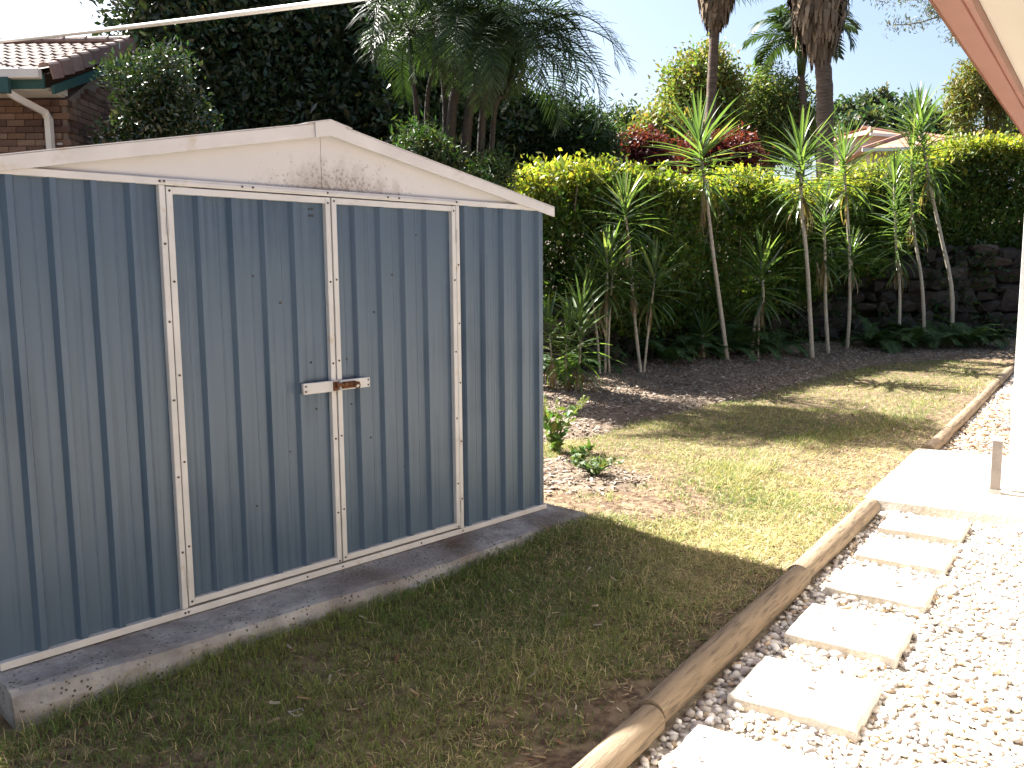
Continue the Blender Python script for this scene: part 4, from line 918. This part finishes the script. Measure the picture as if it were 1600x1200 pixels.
spiky('three-stemmed spiky plant, second from the shed', (946, 606), [([(938, 606), (935, 540), (928, 480), (917, 438)], .017, .42, .50, 40), ([(946, 606), (948, 500), (949, 395)], .019, .62, .56, 56), ([(954, 606), (951, 530), (958, 420)], .016, .35, .46, 30)], 11.1)
spiky('slender spiky plant with crossing pale stems, third from the shed', (1004, 606), [([(1001, 606), (993, 500), (986, 400), (974, 312)], .024, .50, .60, 52), ([(1006, 606), (1013, 520), (1024, 425)], .018, .42, .58, 42), ([(1000, 606), (996, 520), (985, 430)], .016, .25, .4, 22)], 11.4)
spiky('tall leaning spiky plant standing in front of the red shrubs', (1140, 548), [([(1140, 548), (1126, 480), (1113, 400), (1104, 310), (1090, 215)], .036, .75, .86, 72)], 13.0, -.05)
spiky('small low spiky plant with a short stem at the wall foot', (1098, 580), [([(1098, 580), (1098, 550), (1100, 520)], .032, .22, .58, 40)], 13.2)
spiky('dark drooping spiky plant with a kinked stem', (1184, 530), [([(1176, 530), (1181, 505), (1191, 470), (1190, 405)], .030, .72, .66, 58), ([(1184, 530), (1187, 480)], .02, .1, .3, 6)], 13.5, .0)
spiky('tall spiky plant in front of the thicker shaggy palm trunk', (1266, 565), [([(1266, 565), (1266, 490), (1258, 400), (1253, 320), (1251, 228)], .040, .85, .80, 80)], 14.0)
spiky('forked spiky plant leafy down to mid height', (1293, 562), [([(1293, 562), (1290, 480), (1288, 430), (1284, 318)], .036, 1.10, .58, 74), ([(1289, 450), (1280, 428), (1276, 405)], .02, .15, .35, 10)], 14.6)
spiky('tall spiky plant with a second lower tuft, below the terracotta roof', (1326, 554), [([(1326, 554), (1329, 480), (1327, 400), (1322, 320), (1319, 238)], .036, .70, .76, 68), ([(1328, 440), (1331, 415), (1329, 388)], .02, .40, .52, 44)], 15.1)
spiky('spiky plant with a long leafy column, left of the right hand trio', (1405, 520), [([(1405, 520), (1407, 450), (1401, 380), (1396, 268)], .032, 1.75, .60, 96)], 15.7, .25)
spiky('middle spiky plant of the right hand trio', (1443, 532), [([(1443, 532), (1438, 440), (1430, 340), (1424, 215)], .036, 1.60, .62, 96)], 15.9, .2)
spiky('tallest spiky plant with a bowed stem at the right end', (1487, 532), [([(1487, 532), (1484, 450), (1471, 370), (1454, 290), (1430, 178)], .042, 1.25, .80, 92)], 16.0, .2)

# broad upright leaves and orange flowers behind the hedge
def paddle(px, Y, n, lab):
    b_ = at(*px, Y); b_[2] = float(ground_z(b_[0], b_[1])); root = empty('strelitzia', b_, 0, lab, 'plant', 'broad upright leafed plants behind the hedge')
    for k in range(n):
        az = 2.4*k; rr = .28*math.sqrt(rng.random()); h = rng.uniform(1.1, 1.75); p = arr((rr*math.cos(az), rr*math.sin(az), 0)); d = unit(arr((math.cos(az)*.25, math.sin(az)*.25, 1)))
        V, F = tube([p, p+d*h*.6], [.012, .008], 5); V = list(map(tuple, V)); w = unit(np.cross(d, (rng.normal(), rng.normal(), .1))); b0 = len(V)
        for u, ww in ((.55, .01), (.7, .085), (.83, .09), (.93, .05), (1.0, .004)): V += [tuple(p+d*h*u+w*ww), tuple(p+d*h*u+np.cross(w, d)*.02), tuple(p+d*h*u-w*ww)]
        for i in range(4): q = b0+3*i; F += [(q, q+1, q+4, q+3), (q+1, q+2, q+5, q+4)]
        mk('leaf', V, F, M['leaf_gloss'], root, np.tile(arr((.05, .10, .035))*math.exp(.25*rng.normal()), (len(V), 1)))
    for k in range(4):
        p = arr((rng.uniform(-.5, .5), rng.uniform(-.4, 0), rng.uniform(1.0, 1.5))); V, F = tube([p*arr((.4, .4, 0)), p], [.008, .007], 5); V = list(map(tuple, V)); C = [(.06, .10, .03)]*len(V)
        for q in range(5):
            e = unit(arr((rng.normal()*.6, rng.normal()*.6, 1))); b0 = len(V); s_ = unit(np.cross(e, (0, 1, .3)))*.022; V += [tuple(p), tuple(p+e*.07+s_), tuple(p+e*.16), tuple(p+e*.07-s_)]; F += [(b0, b0+1, b0+2), (b0, b0+2, b0+3)]; C += [(.62, .17, .02)]*4
        mk('flower', V, F, M['leaf'], root, arr(C))
paddle((1178, 300), 17.6, 20, 'broad leafed clump with orange flowers, left one behind the hedge')
paddle((1215, 300), 17.9, 18, 'broad leafed clump with orange flowers, right one behind the hedge')

# ------------------------------------------------------------------ ferns and low plants at the wall foot
FERN = [frond_mesh('frond', .62, d_, 44, .13, .020, (.045, .085, .025), .1, .25, 50+k) for k, d_ in enumerate((1.3, 1.8, 2.2))]
FN = [((870, 612), 10.6, 1.1, 'dark fern behind the shed corner'), ((925, 606), 11.6, .9, 'small fern between the two plants nearest the shed'), ((1045, 592), 12.3, .9, 'fern right of the crossing pale stems'), ((1072, 585), 13.0, 1.2, 'fern left of the small low spiky plant'), ((1132, 580), 13.3, 1.2, 'fern right of the small low spiky plant'),
      ((1165, 572), 13.6, 1.4, 'big fern below the kinked stem'), ((1205, 572), 14.1, 1.1, 'fern left of the tall stem under the palm'), ((1365, 545), 15.4, 1.2, 'fern left of the right hand trio'), ((1385, 540), 15.3, 1.1, 'fern at the foot of the long leafy column'), ((1425, 545), 15.5, 1.2, 'fern between the trio stems'), ((1465, 545), 15.6, 1.1, 'fern left of the bowed stem foot'), ((1505, 545), 15.6, 1.4, 'big fern right of the bowed stem foot'), ((1535, 548), 15.8, 1.0, 'last fern toward the path end')]
for px, Y, sc, lab in FN:
    b_ = at(*px, Y); b_[2] = float(mulch_z(b_[0], b_[1])); root = empty('fern', b_, 0, lab, 'fern', 'ferns at the foot of the rock wall')
    for k in range(15): obj('frond', FERN[k % 3], root, (rng.normal()*.05, rng.normal()*.05, 0), (rng.uniform(-.2, .2), rng.uniform(-.45, .25), 2.4*k), sc*rng.uniform(.75, 1.15))
# tall weed with flower spikes at the shed corner
def weed(label, b_, nst, h, ls, spread, spikes, colr, per=16):
    b_ = arr(b_); b_[2] = float(mulch_z(b_[0], b_[1])); root = empty('weed', b_, 0, label, 'weed')
    st = MB(); P = []; D = []; sp_ = []
    for k in range(nst):
        az = 2.4*k; lean = spread*rng.uniform(.3, 1); tip = arr((math.cos(az)*lean, math.sin(az)*lean, h*rng.uniform(.65, 1.05))); q = smooth_path([(0, 0, -.02), tip*arr((.3, .3, .55)), tip], 8); st.tube(q, np.linspace(.006, .002, 8), 5)
        for j in range(per): 
            u = rng.uniform(.15, .95); i = u*7; i0 = int(i); p = q[i0]+(q[min(i0+1, 7)]-q[i0])*(i-i0); d = unit(arr((rng.normal(), rng.normal(), .25))); P.append(p+d*ls*.5); D.append(d)
        if spikes and k % 2 == 0: sp_.append((q[-1], unit(q[-1]-q[-2])))
    st.build('stems', M['leaf_stem'], root)
    P = arr(P); c = tint(len(P), np.arange(len(P))//4, colr, .15, .2); V, F, C = leaves(P, ls*np.exp(.25*rng.normal(size=len(P))), c, .45, .0, arr(D)*2); mk('foliage', V, F, M['leaf'], root, C)
    for p, d in sp_:
        n = 40; u = np.linspace(0, 1, n); az = 2.4*np.arange(n); r_ = .016*(1-.6*u); w1 = unit(np.cross(d, (1, 0, 0))); w2 = np.cross(d, w1)
        Q = p+d*(u*.13)[:, None]+w1*(r_*np.cos(az))[:, None]+w2*(r_*np.sin(az))[:, None]; V, F, C = leaves(Q, .02, np.tile(arr((.20, .24, .09)), (n, 1)), .7, .2); mk('flower_spike', V, F, M['leaf'], root, C)
M['leaf_stem'] = mat_var('green_stem', (.06, .09, .03), (.09, .12, .04), 10, .6)
wq = at(866, 700, 7.1); weed('leafy weed with flower spikes at the shed corner', wq, 9, .50, .085, .26, True, (.11, .17, .05))
wq = at(928, 748, 6.2); weed('low grey green weed patch on the bare mulch', wq, 26, .13, .045, .26, False, (.11, .16, .075), 14)
wq = at(905, 730, 6.5); weed('small upright weed tuft behind the low weed patch', wq, 12, .16, .05, .12, False, (.09, .15, .04), 12)

# ------------------------------------------------------------------ bark chips and leaf litter on the bed
def chips(name, x, y, z, lo, hi, cols, mat, kind='stuff', flat=.18, lw=.32, tiltv=.35):
    N = len(x); L_ = rng.uniform(lo, hi, N); W = L_*lw*rng.uniform(.6, 1.3, N); H = L_*flat*.5
    az = rng.random(N)*2*math.pi; tl = rng.normal(size=N)*tiltv
    d = np.stack([np.cos(az)*np.cos(tl), np.sin(az)*np.cos(tl), np.sin(tl)], -1); w = unit(np.stack([-np.sin(az), np.cos(az), rng.normal(size=N)*.3], -1)); n = np.cross(d, w)
    c = np.stack([x, y, z], -1); V = []
    for a, b, e in ((-1, -1, -1), (1, -.5, -1), (.8, 1, -1), (-1, .8, -1), (-.9, -.8, 1), (.9, -.6, 1), (.7, .8, 1), (-.9, .7, 1)): V.append(c+d*(L_*.5*a)[:, None]+w*(W*.5*b)[:, None]+n*(H*.5*e)[:, None])
    V = np.stack(V, 1).reshape(-1, 3); i = 8*np.arange(N)[:, None]
    F = np.concatenate([i+q for q in ([4, 5, 6, 7], [0, 1, 5, 4], [1, 2, 6, 5], [2, 3, 7, 6], [3, 0, 4, 7])], 1).reshape(-1, 4)
    C = arr(cols)[rng.integers(len(cols), size=N)]*np.exp(.25*rng.normal(size=(N, 1)))
    return setp(mk(name, V, F, M[mat], col=np.repeat(C, 8, 0)), kind=kind)
x = rng.uniform(-.9, 9.5, 90000); y = rng.uniform(5.2, 17, 90000); a_, b_ = shed_xy(x, y); s_, n_ = path_xy(x, y)
ok = (mulch_z(x, y) > lawn_z(x, y)-.004) & (y < wall_y(x)+.5) & ~((np.abs(a_) < 1.65) & (b_ < .35) & (b_ > -2.6)) & (n_ < -1.3)
x, y = x[ok][:34000], y[ok][:34000]
o = chips('bark_chip_mulch', x, y, mulch_z(x, y)+.008, .018, .060, [(.18, .14, .105), (.26, .21, .165), (.13, .095, .07), (.33, .285, .24), (.19, .13, .09)], 'chip')
o['label'] = 'pinkish brown bark chip mulch along the bank'

# ------------------------------------------------------------------ pebbles
ICO = None
def ico():
    t = (1+5**.5)/2; V = unit(arr([(-1, t, 0), (1, t, 0), (-1, -t, 0), (1, -t, 0), (0, -1, t), (0, 1, t), (0, -1, -t), (0, 1, -t), (t, 0, -1), (t, 0, 1), (-t, 0, -1), (-t, 0, 1)]))
    F = np.array([(0,11,5),(0,5,1),(0,1,7),(0,7,10),(0,10,11),(1,5,9),(5,11,4),(11,10,2),(10,7,6),(7,1,8),(3,9,4),(3,4,2),(3,2,6),(3,6,8),(3,8,9),(4,9,5),(2,4,11),(6,2,10),(8,6,7),(9,8,1)])
    return V, F
def pebbles():
    s = np.concatenate([rng.uniform(1.2, 3.6, 9500), rng.uniform(3.6, 6.05, 8200), rng.uniform(7.9, 16.5, 10000)]); N = len(s); n = rng.uniform(-1.16, .33, N)
    ok = np.ones(N, bool); lift = np.zeros(N)
    for sp0, lab in PV:
        if lab:
            on = (s > sp0+.01) & (s < sp0+.39) & (n > -1.06) & (n < -.64); sp = on & (rng.random(N) < .012); ok &= ~on | sp; lift[sp] = .055
    ok &= ~((s > 6.03) & (s < 7.99)); s, n, lift = s[ok], n[ok], lift[ok]; N = len(s)
    x = s*pd[0]+n*pn[0]; y = s*pd[1]+n*pn[1]; r_ = np.clip(.0115*np.exp(.32*rng.normal(size=N)), .006, .024)*(1+.10*np.clip(s-6, 0, 8)); z = grav_z(x, y)+r_*.35+rng.random(N)*.006+lift
    v, f = ico(); S = np.stack([r_*rng.uniform(.9, 1.4, N), r_*rng.uniform(.75, 1.1, N), r_*rng.uniform(.5, .8, N)], -1)
    az = rng.random(N)*6.283; ca, sa = np.cos(az), np.sin(az); tl = rng.normal(size=N)*.3
    q = v[None]*S[:, None]*(1+.13*rng.normal(size=(N, 12, 1))); q = np.stack([q[..., 0], q[..., 1]*np.cos(tl)[:, None]-q[..., 2]*np.sin(tl)[:, None], q[..., 1]*np.sin(tl)[:, None]+q[..., 2]*np.cos(tl)[:, None]], -1)
    V = np.stack([q[..., 0]*ca[:, None]-q[..., 1]*sa[:, None]+x[:, None], q[..., 0]*sa[:, None]+q[..., 1]*ca[:, None]+y[:, None], q[..., 2]+z[:, None]], -1).reshape(-1, 3)
    F = (f[None]+12*np.arange(N)[:, None, None]).reshape(-1, 3)
    cols = arr([(.70, .66, .60), (.60, .55, .48), (.46, .41, .36), (.76, .73, .68), (.50, .38, .26), (.34, .30, .28), (.66, .60, .53)])
    C = cols[rng.integers(7, size=N)]*np.exp(.15*rng.normal(size=(N, 1)))
    o = mk('pebble_gravel', V, F, M['pebble'], col=np.repeat(C, 12, 0), smooth=True); setp(o, 'pale river pebbles filling the path between log edging and house', kind='stuff')
pebbles()

# ------------------------------------------------------------------ lawn grass
def grass():
    def samp(n, s0, s1, n0, n1): return rng.uniform(s0, s1, n), rng.uniform(n0, n1, n)
    s, n = map(np.concatenate, zip(samp(150000, -.4, 3.2, -4.6, -1.25), samp(150000, 3.2, 6.4, -5.2, -1.25), samp(70000, 6.4, 9.5, -6.5, -1.25), samp(60000, 9.5, 15.8, -8, -1.25)))
    x = s*pd[0]+n*pn[0]; y = s*pd[1]+n*pn[1]; a, b = shed_xy(x, y); dist = np.hypot(x, y)
    ok = ~((np.abs(a) < 1.60) & (b < .285) & (b > -2.5)) & (mulch_z(x, y) < lawn_z(x, y)+.004) & (y > .4) & (np.abs(x/np.maximum(y, .1)) < .95) & ~((a < -1.55) & (b < -.2))
    dry = np.clip(fbm(x, y, .9)*1.5-.42-.25*sstep(6.3, 8, s) + .45*sstep(1.15, .1, -1.2-n)*sstep(2, 4, s)+.25*sstep(-.9, .6, -np.abs(s-5.2)+.6)*sstep(-3, -1.5, n), 0, 1)
    bare = .55*sstep(.35, .0, -1.27-n)*(.5+.8*fbm(x, y, 3)) + .5*sstep(.55, .75, fbm(x+5, y, 1.7))
    rr = np.hypot((x-.55)/1.0, (y-6.1)/1.0); bare = bare+.8*sstep(1.25, .6, rr)
    ok &= rng.random(len(x)) > bare
    x, y, dist, dry, s = x[ok], y[ok], dist[ok], dry[ok], s[ok]; N = len(x); z = lawn_z(x, y)-.004
    tuft = fbm(x+11, y+3, 2.4); h = rng.uniform(.014, .040, N)*(.6+.95*tuft)*np.where(rng.random(N) < .02, 1.7, 1)
    edge = (shed_xy(x, y)[1] < .45) & (shed_xy(x, y)[1] > 0); h = h*np.where(edge, 1.5, 1)
    w = rng.uniform(.0016, .0034, N)*(1+.22*np.clip(dist-3.5, 0, 12)); az = rng.random(N)*6.283; ln = np.abs(rng.normal(size=N))*.55+.35+.7*dry
    d = np.stack([np.cos(az), np.sin(az), 0*az], -1); sv_ = np.stack([-np.sin(az), np.cos(az), 0*az], -1); p = np.stack([x, y, z], -1); up = arr((0, 0, 1))
    m = p+d*(h*.35*ln)[:, None]+up*(h*.62)[:, None]; t = p+d*(h*1.15*ln)[:, None]+up*(h*(.98-.28*np.clip(ln-.5, 0, 1.4)))[:, None]
    V = np.stack([p-sv_*w[:, None]*.5, p+sv_*w[:, None]*.5, m+sv_*w[:, None]*.45, m-sv_*w[:, None]*.45, t], 1).reshape(-1, 3); i = 5*np.arange(N)[:, None]
    far = dist > 6.2; F = np.concatenate([np.concatenate([i[~far]+q for q in ([0, 1, 2], [0, 2, 3], [3, 2, 4])], 1).reshape(-1, 3), i[far]+[0, 1, 4]])
    gp = sstep(.42, .62, fbm(x+21, y+8, 1.5))[:, None]; green = (arr((.17, .22, .055))*(1-gp)+arr((.095, .165, .036))*gp)*np.exp(.3*rng.normal(size=(N, 1))); straw = arr((.52, .42, .24))*np.exp(.3*rng.normal(size=(N, 1)))
    k = (rng.random(N) < .06+.62*dry)[:, None]; c = np.where(k, straw, green); mixm = rng.random((N, 1))*.4; c = c*(1-mixm)+mixm*arr((.28, .265, .11))
    o = mk('lawn_grass', V, F, M['grass'], col=np.repeat(c, 5, 0)); setp(o, 'short patchy lawn grass, part green and part dry', kind='stuff')
grass()
# dry leaves and twigs lying on the lawn
s = rng.uniform(1.2, 12, 420); n = -1.25-np.abs(rng.normal(size=420))*1.1; x = s*pd[0]+n*pn[0]; y = s*pd[1]+n*pn[1]; a, b = shed_xy(x, y); ok = ~((np.abs(a) < 1.6) & (b < .3))
o = chips('lawn_litter', x[ok], y[ok], lawn_z(x[ok], y[ok])+.014, .015, .055, [(.26, .17, .10), (.32, .24, .15), (.18, .10, .06), (.34, .29, .23)], 'chip', lw=.28, tiltv=.4); o['label'] = 'dry leaves and twigs scattered on the lawn'
s = rng.uniform(.8, 9, 15000)**1.0; n = rng.uniform(-4.6, -1.27, 15000); x = s*pd[0]+n*pn[0]; y = s*pd[1]+n*pn[1]; a, b = shed_xy(x, y); rr = np.hypot(x-.55, y-6.0)
ok = ~((np.abs(a) < 1.6) & (b < .31) & (b > -2.6)) & (y > .5) & (np.abs(x/np.maximum(y, .1)) < .8) & (rng.random(15000) < .35+.65*(rr < 1.4)+.4*(n > -1.9))
o = chips('lawn_thatch', x[ok], y[ok], lawn_z(x[ok], y[ok])+.006, .010, .045, [(.33, .25, .15), (.26, .18, .10), (.40, .31, .19), (.17, .10, .06)], 'chip', lw=.13, tiltv=.25); o['label'] = 'dead straw and thatch between the grass blades'
x = np.concatenate([rng.uniform(.6, 12.5, 9000), rng.uniform(1, 9, 2500)]); hh = np.concatenate([rng.random(9000), rng.random(2500)*.25]); z = hh*(bank_h(x)+.1); keep = fbm(x*1.3, z*2, 1.5) > .47; x, z = x[keep], z[keep]; y = wall_y(x)-.10+.36*z-rng.random(len(x))*.22
V, F, C = leaves(np.stack([x, y, z], -1), .075*np.exp(.35*rng.normal(size=len(x))), tint(len(x), np.arange(len(x))//9, (.03, .055, .018), .25, .3), .5, -.3, np.tile(arr((0, -.8, 0)), (len(x), 1)))
setp(mk('creeping_cover', V, F, M['leaf'], col=C), 'dark creeping leaves trailing over the rock wall', kind='stuff')
s = rng.uniform(8.3, 12.5, 1500); n = rng.uniform(-1.1, .2, 1500); x = s*pd[0]+n*pn[0]; y = s*pd[1]+n*pn[1]
o = chips('path_litter', x, y, grav_z(x, y)+.025, .04, .12, [(.26, .18, .11), (.34, .26, .18), (.20, .12, .08)], 'chip', lw=.2, tiltv=.3); o['label'] = 'fallen leaf litter over the far gravel'
th = np.linspace(0, 2*math.pi*.94, 22); c = at(457, 996, 2.85); 
V, F = tube([(.026*math.cos(t_), .019*math.sin(t_), .006*math.sin(2*t_+.5)) for t_ in th], .0013, 6); cz = float(lawn_z(c[0], c[1]))+.03
setp(mk('cord_loop', V, F, M['galv'], smooth=True, loc=(c[0], c[1], cz)), 'small pale loop of cord lying in the grass by the slab', 'cord')
